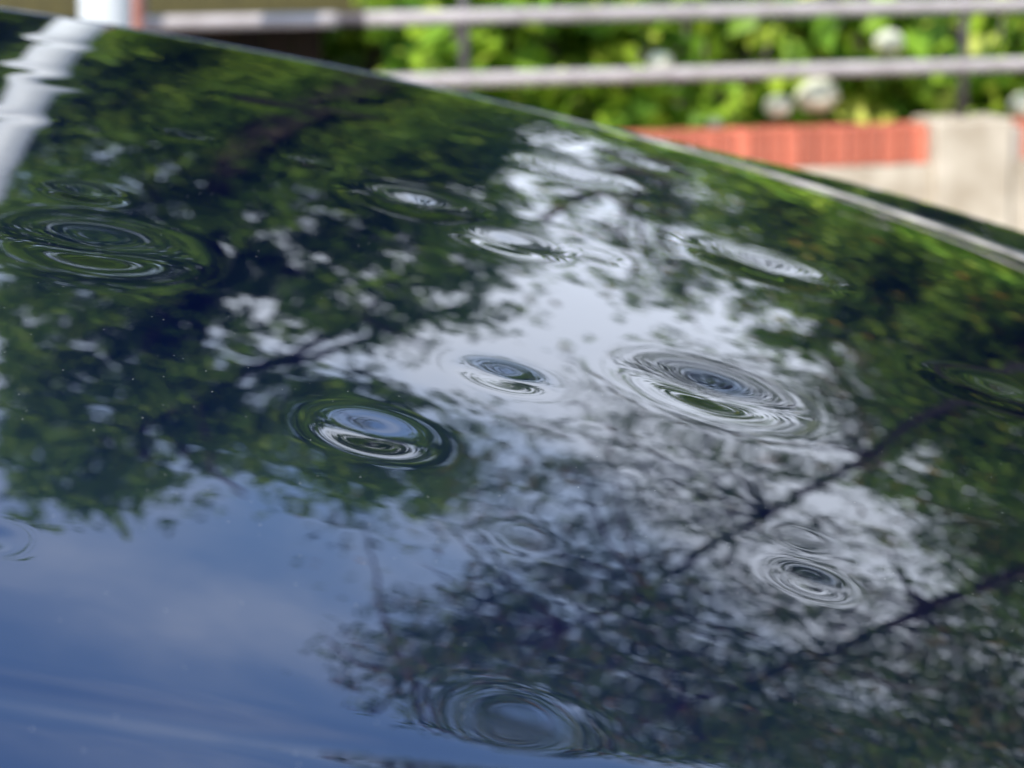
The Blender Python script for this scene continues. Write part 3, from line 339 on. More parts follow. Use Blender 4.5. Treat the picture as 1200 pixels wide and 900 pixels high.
CL_FAR = [(0.82,20.55,1.93,0.28,0.68,9),(0.98,20.59,1.61,0.32,0.76,2.5),(1.01,20.32,2.96,0.2,0.48,3.5),(1.21,20.37,2.66,0.21,0.52,3.2),(1.46,20.33,2.71,0.21,0.5,2.1),(1.57,20.49,1.81,0.28,0.66,6.9),(1.77,20.47,1.82,0.28,0.65,3.3),(1.71,20.63,0.83,0.53,0.95,5.6),(1.31,20.08,3.8,0.17,0.38,6.3),(1.6,20.04,3.81,0.17,0.37,4.1),(1.68,20.13,3.44,0.18,0.4,5.4),(1.92,20.21,2.99,0.2,0.44,4.5),(2.04,20.23,2.84,0.2,0.46,6.1),(2.09,20.34,2.26,0.24,0.54,3.3),(2.27,20.41,1.72,0.29,0.63,3.3),(2.43,20.44,1.37,0.33,0.7,4.7),(1.57,19.86,4.46,0.16,0.32,2.6),(1.72,19.93,4.17,0.16,0.34,6.3),(1.92,19.98,3.91,0.17,0.35,3.2),(2.15,19.94,3.93,0.17,0.35,6.2),(2.28,20.02,3.54,0.18,0.38,7.1),(2.47,20.02,3.44,0.18,0.38,8.2),(2.6,20.11,2.97,0.2,0.42,7.8),(2.7,20.25,2.19,0.24,0.52,2.8),(1.71,19.65,5.09,0.15,0.28,5),(1.92,19.72,4.78,0.16,0.29,6.5),(2.11,19.7,4.75,0.16,0.29,5.8),(2.26,19.81,4.34,0.16,0.31,2.8),(2.41,19.86,4.07,0.17,0.33,4.5),(2.67,19.88,3.83,0.17,0.34,9),(2.92,19.89,3.63,0.18,0.35,8.7),(3.03,19.92,3.43,0.18,0.36,2.9),(1.93,19.41,5.7,0.15,0.25,4.6),(2.14,19.45,5.5,0.15,0.25,1.9),(2.23,19.55,5.18,0.15,0.27,4.5),(2.51,19.53,5.1,0.15,0.27,2.5),(2.6,19.66,4.63,0.16,0.29,3),(2.82,19.71,4.33,0.16,0.3,9),(3.03,19.75,4.05,0.17,0.32,8.6),(3.19,19.73,4.02,0.17,0.32,4.2),(2.08,19.24,6.09,0.14,0.23,6.6),(2.22,19.36,5.72,0.15,0.24,3.1),(2.4,19.33,5.72,0.15,0.24,3.9),(2.67,19.43,5.31,0.15,0.26,2.3),(2.75,19.45,5.21,0.15,0.26,7.1),(3.02,19.5,4.91,0.15,0.27,6.3),(3.22,19.53,4.69,0.16,0.28,2.5),(3.44,19.54,4.5,0.16,0.28,3.2),(2.08,19.09,6.49,0.14,0.22,3.2),(2.36,19.15,6.24,0.14,0.22,1.6),(2.57,19.12,6.22,0.14,0.22,3.2),(2.87,19.18,5.93,0.15,0.23,4.4),(3.03,19.27,5.6,0.15,0.24,3.9),(3.21,19.31,5.37,0.15,0.25,4),(3.37,19.33,5.21,0.15,0.25,9),(3.64,19.34,5,0.15,0.26,9),(2.35,18.9,6.85,0.14,0.2,3.3),(2.48,18.99,6.59,0.14,0.21,1.8),(2.66,19.01,6.46,0.14,0.21,0.9),(2.93,19.01,6.34,0.14,0.21,1.9),(3.17,19.07,6.04,0.14,0.22,5.5),(3.36,19.15,5.72,0.15,0.23,4.4),(3.46,19.17,5.62,0.15,0.23,6.3),(3.68,19.15,5.53,0.15,0.23,7.1),(2.44,18.77,7.13,0.14,0.2,2.1),(2.6,18.78,7.03,0.14,0.2,1.1),(3.06,18.88,6.61,0.14,0.21,0.8),(3.28,18.95,6.3,0.14,0.21,4),(3.47,18.99,6.11,0.14,0.22,4.4),(3.68,18.99,5.97,0.15,0.22,3.7),(3.89,19.04,5.7,0.15,0.23,2.6),(2.67,18.64,7.33,0.14,0.19,0.9),(3.37,18.75,6.75,0.14,0.2,1.3),(3.57,18.77,6.61,0.14,0.2,1.6),(3.8,18.76,6.5,0.14,0.2,2.2),(3.96,18.8,6.29,0.14,0.21,2),(3.07,18.5,7.47,0.14,0.18,1.6),(3.27,18.52,7.34,0.14,0.19,1),(3.48,18.58,7.09,0.14,0.19,2.8),(3.76,18.61,6.88,0.14,0.19,3.2),(4.11,18.63,6.63,0.14,0.2,2)]
CL_BRANCH = [(0.92,6.31,3.13,0.05,0.06,0.9),(1.15,5.75,2.65,0.04,0.06,3.4),(0.63,5.51,3.08,0.04,0.05,0.8),(0.71,5.78,3.17,0.04,0.05,1.2),(0.87,6.21,3.25,0.05,0.06,0.7),(0.91,6.27,3.21,0.05,0.06,0.7),(0.96,6.02,3.08,0.04,0.06,2.2),(0.96,5.69,2.86,0.04,0.05,2.5),(0.97,5.41,2.72,0.04,0.05,2.6),(1.04,5.46,2.67,0.04,0.05,2.5),(1.16,5.73,2.75,0.04,0.06,1.8),(1.33,6.17,2.82,0.05,0.06,1.9),(1.44,6.35,2.83,0.05,0.06,4.5),(1.47,6.13,2.68,0.05,0.06,4.8),(1.43,5.69,2.5,0.04,0.06,4.7),(1.42,5.51,2.4,0.04,0.06,4.3),(1.47,5.52,2.29,0.04,0.06,4.1),(1.57,5.7,2.31,0.04,0.06,7.1),(0.69,5.67,3.26,0.04,0.05,1.3),(0.82,6.05,3.33,0.04,0.05,1.7),(0.89,6.18,3.34,0.05,0.06,1.2),(0.94,6.06,3.23,0.04,0.06,1.2),(0.95,5.84,3.11,0.04,0.05,2.5),(0.95,5.52,2.91,0.04,0.05,4.5),(0.97,5.33,2.79,0.04,0.05,2.6),(1.14,5.62,2.86,0.04,0.05,3.7),(1.25,5.93,2.91,0.04,0.06,1.5),(1.42,6.25,2.99,0.05,0.06,5.9),(1.46,6.26,2.92,0.05,0.06,2.6),(1.45,5.86,2.72,0.04,0.06,2.5),(1.42,5.58,2.6,0.04,0.06,4.9),(1.42,5.43,2.46,0.04,0.05,4.5),(1.56,5.59,2.46,0.04,0.06,8.6),(1.63,5.77,2.42,0.04,0.06,7.6),(0.75,5.82,3.41,0.04,0.05,2.9),(0.86,6.08,3.46,0.04,0.05,1.4),(0.91,6.08,3.45,0.04,0.05,4.8),(0.94,5.7,3.23,0.04,0.05,2),(0.94,5.43,3.07,0.04,0.05,2.7),(0.97,5.24,2.91,0.04,0.05,3.3),(1.07,5.41,2.93,0.04,0.05,5.9),(1.24,5.83,3.04,0.04,0.05,3),(1.34,6.08,3.07,0.05,0.06,5.7),(1.44,6.21,3.05,0.05,0.06,5.2),(1.45,5.89,2.91,0.04,0.06,6.4),(1.43,5.71,2.75,0.04,0.05,2.2),(1.41,5.47,2.63,0.04,0.05,5.6),(1.44,5.34,2.54,0.04,0.05,5.7),(1.58,5.6,2.57,0.04,0.06,6.4),(1.77,6.02,2.59,0.05,0.06,7.6),(0.79,5.91,3.53,0.04,0.05,5.4),(0.86,6.02,3.56,0.04,0.05,1.9),(0.92,5.97,3.47,0.04,0.05,1.8),(0.93,5.63,3.26,0.04,0.05,5.3),(0.93,5.26,3.04,0.04,0.05,2.2),(1.02,5.25,3.01,0.04,0.05,2.8),(1.07,5.38,3.02,0.04,0.05,2.9),(1.27,5.86,3.2,0.04,0.05,5.2),(1.42,6.12,3.21,0.05,0.06,5.3),(1.45,5.98,3.09,0.04,0.05,3.5),(1.44,5.78,2.97,0.04,0.05,2.7),(1.4,5.4,2.79,0.04,0.05,2.4),(1.42,5.25,2.68,0.04,0.05,5.8),(1.52,5.43,2.63,0.04,0.05,2.2),(1.64,5.68,2.68,0.04,0.05,2.8),(1.82,6.05,2.74,0.05,0.06,7.8),(0.81,5.9,3.67,0.04,0.05,5.1),(0.9,5.93,3.6,0.04,0.05,3.4),(0.91,5.45,3.35,0.04,0.05,2.1),(0.92,5.26,3.18,0.04,0.05,5.1),(0.95,5.1,3.11,0.04,0.04,3.5),(1.06,5.3,3.12,0.04,0.05,4.8),(1.21,5.67,3.22,0.04,0.05,1.5),(1.29,5.88,3.28,0.04,0.05,4.9),(1.43,6.04,3.28,0.05,0.05,1.7),(1.44,5.84,3.15,0.04,0.05,5),(1.4,5.42,2.91,0.04,0.05,5.5),(1.39,5.26,2.82,0.04,0.05,5.3),(1.51,5.34,2.79,0.04,0.05,5.1),(1.64,5.62,2.82,0.04,0.05,3.8),(1.81,5.94,2.92,0.05,0.06,2.9),(1.92,6.11,2.91,0.05,0.06,3.9),(0.87,5.84,3.76,0.04,0.05,6.1),(0.9,5.72,3.63,0.04,0.05,6.4),(0.9,5.36,3.41,0.04,0.04,5.7),(0.92,5.08,3.18,0.04,0.04,7),(0.99,5.11,3.18,0.04,0.04,3.1),(1.06,5.29,3.2,0.04,0.05,4.6),(1.32,5.87,3.42,0.04,0.05,1.7),(1.38,5.95,3.45,0.04,0.05,3.4),(1.43,5.76,3.27,0.04,0.05,5.6),(1.4,5.48,3.07,0.04,0.05,3.2),(1.37,5.22,2.97,0.04,0.05,2),(1.42,5.16,2.82,0.04,0.05,4.4),(1.58,5.45,2.91,0.04,0.05,3.7),(1.7,5.71,2.94,0.04,0.05,5.3),(1.9,6.03,3.04,0.05,0.05,4.2),(1.94,6.02,2.98,0.05,0.06,3.7),(0.88,5.7,3.72,0.04,0.05,5.4),(0.89,5.34,3.52,0.04,0.04,2.1),(0.89,5.08,3.34,0.04,0.04,3.1),(0.94,5,3.24,0.04,0.04,4.7),(1.09,5.3,3.36,0.04,0.04,2.3),(1.2,5.58,3.41,0.04,0.05,3.4),(1.36,5.88,3.55,0.04,0.05,6.2),(1.41,5.89,3.49,0.04,0.05,4.6),(1.39,5.49,3.26,0.04,0.05,3.5),(1.38,5.37,3.14,0.04,0.05,5.9),(1.37,5.11,2.98,0.04,0.04,5.7),(1.5,5.25,2.97,0.04,0.05,4.6),(1.61,5.46,3.01,0.04,0.05,3.4),(1.77,5.79,3.11,0.04,0.05,3.6),(1.93,5.93,3.1,0.05,0.05,2),(1.93,5.88,2.99,0.05,0.05,1.6),(0.39,4.95,3.66,0.04,0.04,2.2),(0.43,4.84,3.57,0.04,0.04,4.1),(0.52,4.99,3.65,0.04,0.04,2.4),(0.66,5.41,3.84,0.04,0.04,1.3),(0.76,5.67,3.95,0.04,0.05,3.2),(0.85,5.7,3.91,0.04,0.05,3.1),(0.87,5.37,3.68,0.04,0.04,3.8),(0.88,5.07,3.45,0.04,0.04,4.9),(0.9,4.95,3.32,0.04,0.04,4.1),(1.01,5.09,3.37,0.04,0.04,3.5),(1.12,5.36,3.5,0.04,0.04,3.6),(1.26,5.67,3.6,0.04,0.05,7.2),(1.37,5.86,3.6,0.04,0.05,2),(1.4,5.68,3.5,0.04,0.05,5.8),(1.38,5.34,3.24,0.04,0.05,5.5),(1.36,5.03,3.07,0.04,0.04,2.8),(1.4,5.03,3.02,0.04,0.04,3.2),(1.49,5.18,3.05,0.04,0.04,4.8),(1.72,5.63,3.21,0.04,0.05,3.2),(1.86,5.88,3.26,0.05,0.05,5.4),(1.92,5.78,3.14,0.04,0.05,3.1),(1.85,5.39,2.93,0.04,0.05,4.2),(1.81,5.22,2.77,0.04,0.05,2),(1.82,5.07,2.67,0.04,0.05,3.6),(1.92,5.21,2.65,0.04,0.05,5.9),(2.17,5.64,2.78,0.04,0.05,2.2),(2.3,5.84,2.82,0.05,0.05,8.2),(2.42,5.92,2.73,0.05,0.06,4.7),(0.4,4.78,3.68,0.04,0.04,1.3),(0.51,4.93,3.72,0.04,0.04,1.4),(0.6,5.23,3.87,0.04,0.04,1.3),(0.68,5.45,3.95,0.04,0.04,1.9),(0.81,5.66,4.04,0.04,0.05,1.9),(0.85,5.48,3.88,0.04,0.04,1.3),(0.86,5.32,3.72,0.04,0.04,2.3),(0.87,4.95,3.47,0.04,0.04,4.3),(0.9,4.88,3.39,0.04,0.04,3.3),(1.02,5.08,3.45,0.04,0.04,3.7),(1.21,5.53,3.68,0.04,0.05,5.6),(1.32,5.73,3.75,0.04,0.05,6.9),(1.39,5.67,3.61,0.04,0.05,2.7),(1.36,5.29,3.39,0.04,0.04,5.1),(1.35,5.17,3.28,0.04,0.04,2.3),(1.37,4.96,3.1,0.04,0.04,6.2),(1.49,5.14,3.16,0.04,0.04,4.9),(1.59,5.36,3.2,0.04,0.05,5.2),(1.79,5.73,3.31,0.04,0.05,3.4),(1.91,5.8,3.31,0.04,0.05,5.6),(1.91,5.74,3.2,0.04,0.05,5.8),(1.83,5.31,2.97,0.04,0.05,2),(1.79,5.03,2.78,0.04,0.04,4.8),(1.86,5.07,2.75,0.04,0.04,5.2),(2.06,5.41,2.81,0.04,0.05,4),(2.24,5.71,2.9,0.04,0.05,6.5),(2.38,5.89,2.92,0.05,0.05,6.7),(2.38,5.71,2.76,0.04,0.05,7.5),(0.46,4.78,3.73,0.04,0.04,0.8),(0.56,5.06,3.87,0.04,0.04,0.8),(0.75,5.58,4.12,0.04,0.04,1),(0.82,5.57,4.06,0.04,0.04,1.5),(0.84,5.23,3.82,0.04,0.04,1.7),(0.85,4.91,3.6,0.04,0.04,1.4),(0.9,4.82,3.48,0.04,0.04,5),(1.02,5.06,3.59,0.04,0.04,1.8),(1.16,5.39,3.73,0.04,0.04,7.4),(1.26,5.59,3.82,0.04,0.05,6.8),(1.36,5.67,3.79,0.04,0.05,3.5),(1.37,5.49,3.64,0.04,0.04,7.2),(1.34,5.17,3.39,0.04,0.04,6.2),(1.33,4.88,3.22,0.04,0.04,6.3),(1.41,4.96,3.21,0.04,0.04,2.4),(1.57,5.26,3.33,0.04,0.04,6.2),(1.71,5.54,3.42,0.04,0.05,2.9),(1.87,5.78,3.44,0.04,0.05,2.7),(1.9,5.67,3.34,0.04,0.05,4.1),(1.82,5.25,3.09,0.04,0.04,3.5),(1.79,5.06,2.97,0.04,0.04,2.1),(1.83,4.97,2.87,0.04,0.04,1),(1.88,5.05,2.84,0.04,0.04,2),(2.11,5.45,2.97,0.04,0.05,1.9),(2.35,5.81,3.03,0.05,0.05,1),(2.39,5.79,2.99,0.05,0.05,3.7),(2.31,5.44,2.77,0.04,0.05,2.1),(0.74,5.5,4.23,0.04,0.04,1.2),(0.79,5.53,4.18,0.04,0.04,1.4),(0.83,5.26,3.97,0.04,0.04,1.2),(0.83,5.1,3.84,0.04,0.04,2.1),(0.85,4.79,3.57,0.04,0.04,2.6),(0.93,4.82,3.58,0.04,0.04,4.2),(1.04,5.08,3.67,0.04,0.04,3.6),(1.19,5.43,3.86,0.04,0.04,6.1),(1.29,5.61,3.91,0.04,0.05,8.1),(1.35,5.52,3.81,0.04,0.04,7.3),(1.35,5.29,3.6,0.04,0.04,5.3),(1.31,4.9,3.38,0.04,0.04,7.2),(1.35,4.83,3.28,0.04,0.04,6.9),(1.52,5.13,3.38,0.04,0.04,4.3),(1.63,5.34,3.47,0.04,0.04,2.3),(1.78,5.62,3.56,0.04,0.05,5.6),(1.88,5.66,3.52,0.04,0.05,7.1),(1.87,5.51,3.35,0.04,0.05,2.7),(1.8,5.13,3.12,0.04,0.04,2.7),(1.77,4.89,2.97,0.04,0.04,5.5),(1.89,5.03,2.97,0.04,0.04,3.6),(2.01,5.23,3.03,0.04,0.04,1.3),(2.22,5.58,3.09,0.04,0.05,1.4),(2.37,5.77,3.1,0.05,0.05,1),(2.38,5.67,3.04,0.04,0.05,4.4),(2.32,5.43,2.86,0.04,0.05,4.4),(0.74,5.48,4.27,0.04,0.04,1.8),(0.8,5.38,4.16,0.04,0.04,4.3),(0.81,5.11,3.99,0.04,0.04,3.3),(0.82,4.81,3.73,0.04,0.04,2.6),(0.86,4.71,3.6,0.04,0.04,6.7),(0.98,4.91,3.73,0.04,0.04,6.2),(1.07,5.13,3.8,0.04,0.04,7.6),(1.21,5.45,3.95,0.04,0.04,3),(1.34,5.54,3.93,0.04,0.04,3.4),(1.34,5.31,3.75,0.04,0.04,6.5),(1.3,4.91,3.49,0.04,0.04,7.6),(1.3,4.77,3.39,0.04,0.04,6.2),(1.39,4.85,3.38,0.04,0.04,6.9),(1.5,5.07,3.44,0.04,0.04,6.1),(1.7,5.45,3.6,0.04,0.04,4.5),(1.85,5.65,3.63,0.04,0.05,5.7),(1.86,5.45,3.48,0.04,0.04,4.1),(1.8,5.17,3.32,0.04,0.04,8.2),(1.75,4.87,3.08,0.04,0.04,6.9),(1.78,4.84,3.02,0.04,0.04,4.2),(1.87,4.97,3.03,0.04,0.04,3.9),(2.24,5.55,3.26,0.04,0.05,4.4),(2.29,5.65,3.22,0.04,0.05,4.2),(2.37,5.65,3.21,0.04,0.05,5.4),(2.31,5.39,3.03,0.04,0.05,5.2),(2.2,5.01,2.81,0.04,0.04,4),(0.59,5.13,4.25,0.04,0.04,1.1),(0.66,5.32,4.31,0.04,0.04,1.2),(0.76,5.39,4.34,0.04,0.04,4.4),(0.79,5.19,4.16,0.04,0.04,6.9),(0.8,4.84,3.85,0.04,0.04,5.4),(0.82,4.64,3.71,0.04,0.04,7.4),(0.89,4.7,3.7,0.04,0.04,8),(1,4.93,3.82,0.04,0.04,8.8),(1.2,5.39,4.06,0.04,0.04,9),(1.3,5.52,4.05,0.04,0.04,3),(1.33,5.44,3.98,0.04,0.04,3),(1.29,4.98,3.67,0.04,0.04,8.8),(1.28,4.78,3.5,0.04,0.04,4.4),(1.37,4.78,3.46,0.04,0.04,8.9),(1.45,4.93,3.48,0.04,0.04,3.3),(1.62,5.27,3.67,0.04,0.04,3.3),(1.8,5.56,3.75,0.04,0.04,8.5),(1.85,5.5,3.67,0.04,0.04,5),(1.81,5.23,3.43,0.04,0.04,3.3),(1.75,4.93,3.27,0.04,0.04,4.2),(1.74,4.76,3.15,0.04,0.04,2.5),(1.85,4.88,3.16,0.04,0.04,6),(2.09,5.28,3.28,0.04,0.04,3.4),(2.27,5.56,3.34,0.04,0.05,3.9),(2.35,5.61,3.31,0.04,0.05,7.7),(2.34,5.49,3.2,0.04,0.05,6.9),(2.27,5.22,3.02,0.04,0.04,8),(2.18,4.92,2.83,0.04,0.04,8.4),(0.63,5.22,4.36,0.04,0.04,1),(0.72,5.34,4.44,0.04,0.04,4.3),(0.76,5.27,4.34,0.04,0.04,2.2),(0.78,4.92,4.07,0.04,0.04,4.7),(0.8,4.61,3.81,0.04,0.04,7.8),(0.84,4.59,3.75,0.04,0.04,8.8),(0.94,4.78,3.82,0.04,0.04,6.7),(1.08,5.1,4,0.04,0.04,8.9),(1.22,5.39,4.17,0.04,0.04,7.5),(1.31,5.36,4.05,0.04,0.04,9),(1.31,5.23,3.95,0.04,0.04,6.6),(1.27,4.74,3.6,0.04,0.04,8.2),(1.28,4.67,3.5,0.04,0.04,3.6),(1.36,4.74,3.5,0.04,0.04,9),(1.58,5.15,3.72,0.04,0.04,8.9),(1.75,5.46,3.8,0.04,0.04,2.8),(1.83,5.51,3.8,0.04,0.04,6.2),(1.81,5.23,3.6,0.04,0.04,8.3),(1.75,4.94,3.39,0.04,0.04,4.6),(1.72,4.7,3.23,0.04,0.04,7.6),(1.8,4.78,3.19,0.04,0.04,2.9),(1.98,5.06,3.3,0.04,0.04,7.9),(2.15,5.34,3.43,0.04,0.04,8.7),(2.27,5.52,3.43,0.04,0.05,7.4),(2.34,5.49,3.34,0.04,0.05,8.8),(2.24,5.1,3.1,0.04,0.04,7),(2.16,4.82,2.91,0.04,0.04,8.2),(2.17,4.76,2.83,0.04,0.04,8.6),(0.56,5.02,4.38,0.04,0.04,0.8),(0.73,5.24,4.47,0.04,0.04,1),(0.76,5.02,4.24,0.04,0.04,7),(0.77,4.62,3.93,0.04,0.04,6.6),(0.82,4.52,3.82,0.04,0.03,9),(0.86,4.59,3.85,0.04,0.04,3),(1.02,4.95,4.05,0.04,0.04,8.3),(1.14,5.22,4.19,0.04,0.04,7.9),(1.24,5.38,4.23,0.04,0.04,6.4),(1.29,5.15,4.02,0.04,0.04,8.3),(1.26,4.9,3.85,0.04,0.04,8.3),(1.25,4.69,3.64,0.04,0.04,7.8),(1.34,4.68,3.59,0.04,0.04,5.8),(1.44,4.86,3.67,0.04,0.04,5.9),(1.59,5.15,3.81,0.04,0.04,6.4),(1.79,5.45,3.91,0.04,0.04,8.4),(1.82,5.39,3.83,0.04,0.04,8.6),(1.77,5.04,3.58,0.04,0.04,3.6),(1.71,4.76,3.41,0.04,0.04,5.2),(1.75,4.68,3.26,0.04,0.04,6.1),(1.9,4.89,3.36,0.04,0.04,3.1),(2.07,5.19,3.43,0.04,0.04,8.3),(2.22,5.4,3.53,0.04,0.04,9),(2.33,5.48,3.51,0.04,0.04,6.8),(2.27,5.19,3.3,0.04,0.04,7),(2.2,4.98,3.16,0.04,0.04,9),(2.14,4.68,2.96,0.04,0.04,7.1),(2.22,4.75,2.95,0.04,0.04,6.8),(0.74,4.97,4.37,0.04,0.04,1.1),(0.75,4.85,4.21,0.04,0.04,3.7),(0.77,4.47,3.93,0.04,0.03,4.6),(0.84,4.51,3.92,0.04,0.03,2.9),(0.99,4.86,4.12,0.04,0.04,2.3),(1.11,5.13,4.27,0.04,0.04,6.5),(1.23,5.32,4.31,0.04,0.04,6.7),(1.27,5.23,4.26,0.04,0.04,6.4),(1.25,4.91,3.98,0.04,0.04,8.4),(1.24,4.71,3.79,0.04,0.04,7.2),(1.26,4.54,3.64,0.04,0.04,9),(1.33,4.64,3.65,0.04,0.04,3.6),(1.52,4.98,3.84,0.04,0.04,8.7),(1.7,5.31,3.99,0.04,0.04,7.2),(1.8,5.39,3.95,0.04,0.04,7.7),(1.76,5.03,3.71,0.04,0.04,8.5),(1.72,4.83,3.53,0.04,0.04,9),(1.69,4.61,3.4,0.04,0.04,4.5),(1.79,4.69,3.35,0.04,0.04,7.9),(1.97,4.98,3.46,0.04,0.04,3.2),(2.11,5.22,3.56,0.04,0.04,4.2),(2.29,5.42,3.65,0.04,0.04,3.7),(2.3,5.33,3.5,0.04,0.04,7.7),(2.22,5.03,3.28,0.04,0.04,6.4),(2.12,4.64,3.05,0.04,0.04,9),(2.17,4.66,3.02,0.04,0.04,6.9),(2.31,4.85,3.06,0.04,0.04,8.8),(0.74,4.48,4.05,0.04,0.03,1.1),(0.77,4.42,3.95,0.04,0.03,2.4),(0.9,4.62,4.04,0.04,0.04,5.8),(1.04,4.95,4.28,0.04,0.04,2.5),(1.17,5.2,4.39,0.04,0.04,6.9),(1.24,5.18,4.35,0.04,0.04,5.2),(1.25,5.04,4.2,0.04,0.04,3.4),(1.22,4.65,3.85,0.04,0.04,3.3),(1.23,4.51,3.72,0.04,0.03,4.4),(1.28,4.53,3.69,0.04,0.04,9),(1.48,4.88,3.91,0.04,0.04,8.5),(1.65,5.21,4.03,0.04,0.04,9),(1.74,5.32,4.09,0.04,0.04,8.3),(1.77,5.14,3.92,0.04,0.04,8.5),(1.7,4.78,3.67,0.04,0.04,8.6),(1.67,4.55,3.46,0.04,0.04,9),(1.75,4.6,3.44,0.04,0.04,6.7),(1.84,4.73,3.5,0.04,0.04,4),(2.06,5.11,3.63,0.04,0.04,3.8),(2.24,5.34,3.74,0.04,0.04,7.3),(2.3,5.36,3.65,0.04,0.04,8),(2.23,5.03,3.45,0.04,0.04,6.7),(2.14,4.75,3.23,0.04,0.04,8.3),(2.11,4.6,3.12,0.04,0.04,8.1),(2.25,4.73,3.11,0.04,0.04,8.7),(2.48,5.07,3.23,0.04,0.04,8.1),(0.83,4.45,4.06,0.04,0.03,1.4),(0.92,4.65,4.15,0.04,0.04,3),(1.1,5.07,4.4,0.04,0.04,6),(1.2,5.19,4.47,0.04,0.04,4),(1.23,4.95,4.26,0.04,0.04,5.3),(1.22,4.78,4.06,0.04,0.04,6.4),(1.2,4.5,3.83,0.04,0.03,2.4),(1.25,4.45,3.76,0.04,0.03,8.1),(1.42,4.75,3.93,0.04,0.04,9),(1.5,4.9,4,0.04,0.04,4.5),(1.69,5.21,4.19,0.04,0.04,6.2),(1.76,5.18,4.1,0.04,0.04,7.5),(1.74,4.97,3.92,0.04,0.04,8.2),(1.68,4.66,3.64,0.04,0.04,9),(1.67,4.49,3.5,0.04,0.04,8.9),(1.76,4.59,3.51,0.04,0.04,9),(2,4.96,3.71,0.04,0.04,5.8),(2.2,5.25,3.82,0.04,0.04,3.6),(2.25,5.32,3.8,0.04,0.04,6.3),(2.25,5.13,3.65,0.04,0.04,7.8),(2.13,4.72,3.34,0.04,0.04,8.7),(2.09,4.57,3.24,0.04,0.04,6.9),(2.13,4.55,3.16,0.04,0.04,9),(2.25,4.7,3.19,0.04,0.04,7.7),(2.5,5.06,3.33,0.04,0.04,9),(0.84,4.47,4.13,0.04,0.03,0.9),(1.06,4.95,4.49,0.04,0.04,1.1),(1.15,5.11,4.54,0.04,0.04,1.1),(1.21,5.11,4.49,0.04,0.04,3.4),(1.22,4.89,4.27,0.04,0.04,2.1),(1.18,4.49,3.97,0.04,0.03,4.1),(1.19,4.38,3.86,0.04,0.03,6.6),(1.27,4.46,3.84,0.04,0.03,7.9),(1.44,4.76,4.01,0.04,0.04,3.9),(1.61,5.06,4.22,0.04,0.04,8),(1.74,5.2,4.21,0.04,0.04,7.6),(1.73,4.98,4.05,0.04,0.04,8.8),(1.7,4.81,3.86,0.04,0.04,7.7),(1.65,4.49,3.6,0.04,0.03,8.5),(1.69,4.46,3.57,0.04,0.03,8.4),(1.85,4.69,3.64,0.04,0.04,2.9),(2.07,5.04,3.84,0.04,0.04,4.7),(2.19,5.22,3.88,0.04,0.04,3),(2.25,5.16,3.8,0.04,0.04,5.4),(2.16,4.81,3.55,0.04,0.04,9),(2.09,4.55,3.35,0.04,0.04,9),(2.1,4.47,3.25,0.04,0.04,7.9),(2.22,4.61,3.3,0.04,0.04,9),(2.47,4.97,3.44,0.04,0.04,9),(2.68,5.24,3.52,0.04,0.04,6.9)]


def tree(name, label, clumps, size, per, depth, lm, seed, trunk, limbs=(), extra=(), aspect=.5, group=None, grow=None, twig=0.0):
    rng = np.random.default_rng(seed)
    base = Vector(trunk[0][0]); e = empty(name, base); tag(e, label, 'tree', group)
    C = []; AX = []
    for (x, y, z, rx, rz, d) in list(clumps) + list(extra):
        n = int(per * 3.2 * (d / 9) ** 1.9 * 4 * rx * rz / (size * size * aspect * .25)) + 1
        p = rng.normal(size=(n, 3)); p /= np.linalg.norm(p, axis=1)[:, None]; p *= (rng.uniform(0, 1, (n, 1)) ** .4)
        # leaves sit in little sprays
        sp = rng.normal(size=(max(3, n // 6), 3)) * 0.62
        pick = rng.integers(len(sp), size=n); p = sp[pick] + p * (0.42 if grow is None else 0.2)
        o_ = np.array([x, y - .8, z - 1.1]); o_ /= np.linalg.norm(o_)          # crown thickness runs away from the car
        sd_ = np.array([o_[1], -o_[0], 0]); sd_ /= np.linalg.norm(sd_); up_ = np.cross(sd_, o_)
        C.append(np.array([x, y, z]) - np.array(base) + p[:, :1] * sd_ * rx * 1.3 + p[:, 1:2] * o_ * depth + p[:, 2:] * up_ * rz * 1.1)
        if grow is not None:          # leaves strung along little shoots
            gd = np.array(grow) + rng.normal(size=(len(sp), 3)) * .45; gd /= np.linalg.norm(gd, axis=1)[:, None]
            C[-1] = C[-1] + gd[pick] * rng.uniform(-.5, .5, (n, 1)) * twig; AX.append(gd[pick] + rng.normal(size=(n, 3)) * .55)
    C = np.concatenate(C)
    link_mesh('crown', leaf_cloud('crown', C, size, rng, aspect, axis=np.concatenate(AX) if AX else None), M[lm], e)
    link_mesh('trunk', tube_mesh('trunk', [Vector(p) - base for p, r in trunk], [r for p, r in trunk], 12), M['bark'], e)
    for pts in limbs:
        link_mesh('limb', tube_mesh('limb', [Vector(p) - base for p, r in pts], [r for p, r in pts], 8), M['twig'], e)
    return e

def spread_limbs(trunk_pts, clumps, n, seed, r0_):
    rr = random.Random(seed); res = []
    for c in rr.sample(list(clumps), n):
        t = rr.uniform(.45, .95); i = min(int(t * (len(trunk_pts) - 1)), len(trunk_pts) - 2)
        a = Vector(trunk_pts[i][0]).lerp(Vector(trunk_pts[i + 1][0]), rr.random()); b = Vector(c[:3]); m = a.lerp(b, .5) + Vector((0, 0, .12 * (b - a).length))
        res.append([(tuple(a), r0_), (tuple(m), r0_ * .6), (tuple(b), r0_ * .2)])
    return res

def ball(cx, cy, cz, ax, ay, az, n, seed, d=7, r=.45):
    rr = random.Random(seed); res = []
    while len(res) < n:
        x, y, z = (rr.uniform(-1, 1) for _ in range(3)); q = x * x + y * y + z * z
        if .25 < q < 1: res.append((cx + x * ax, cy + y * ay, cz + z * az, r, r, d))
    return res

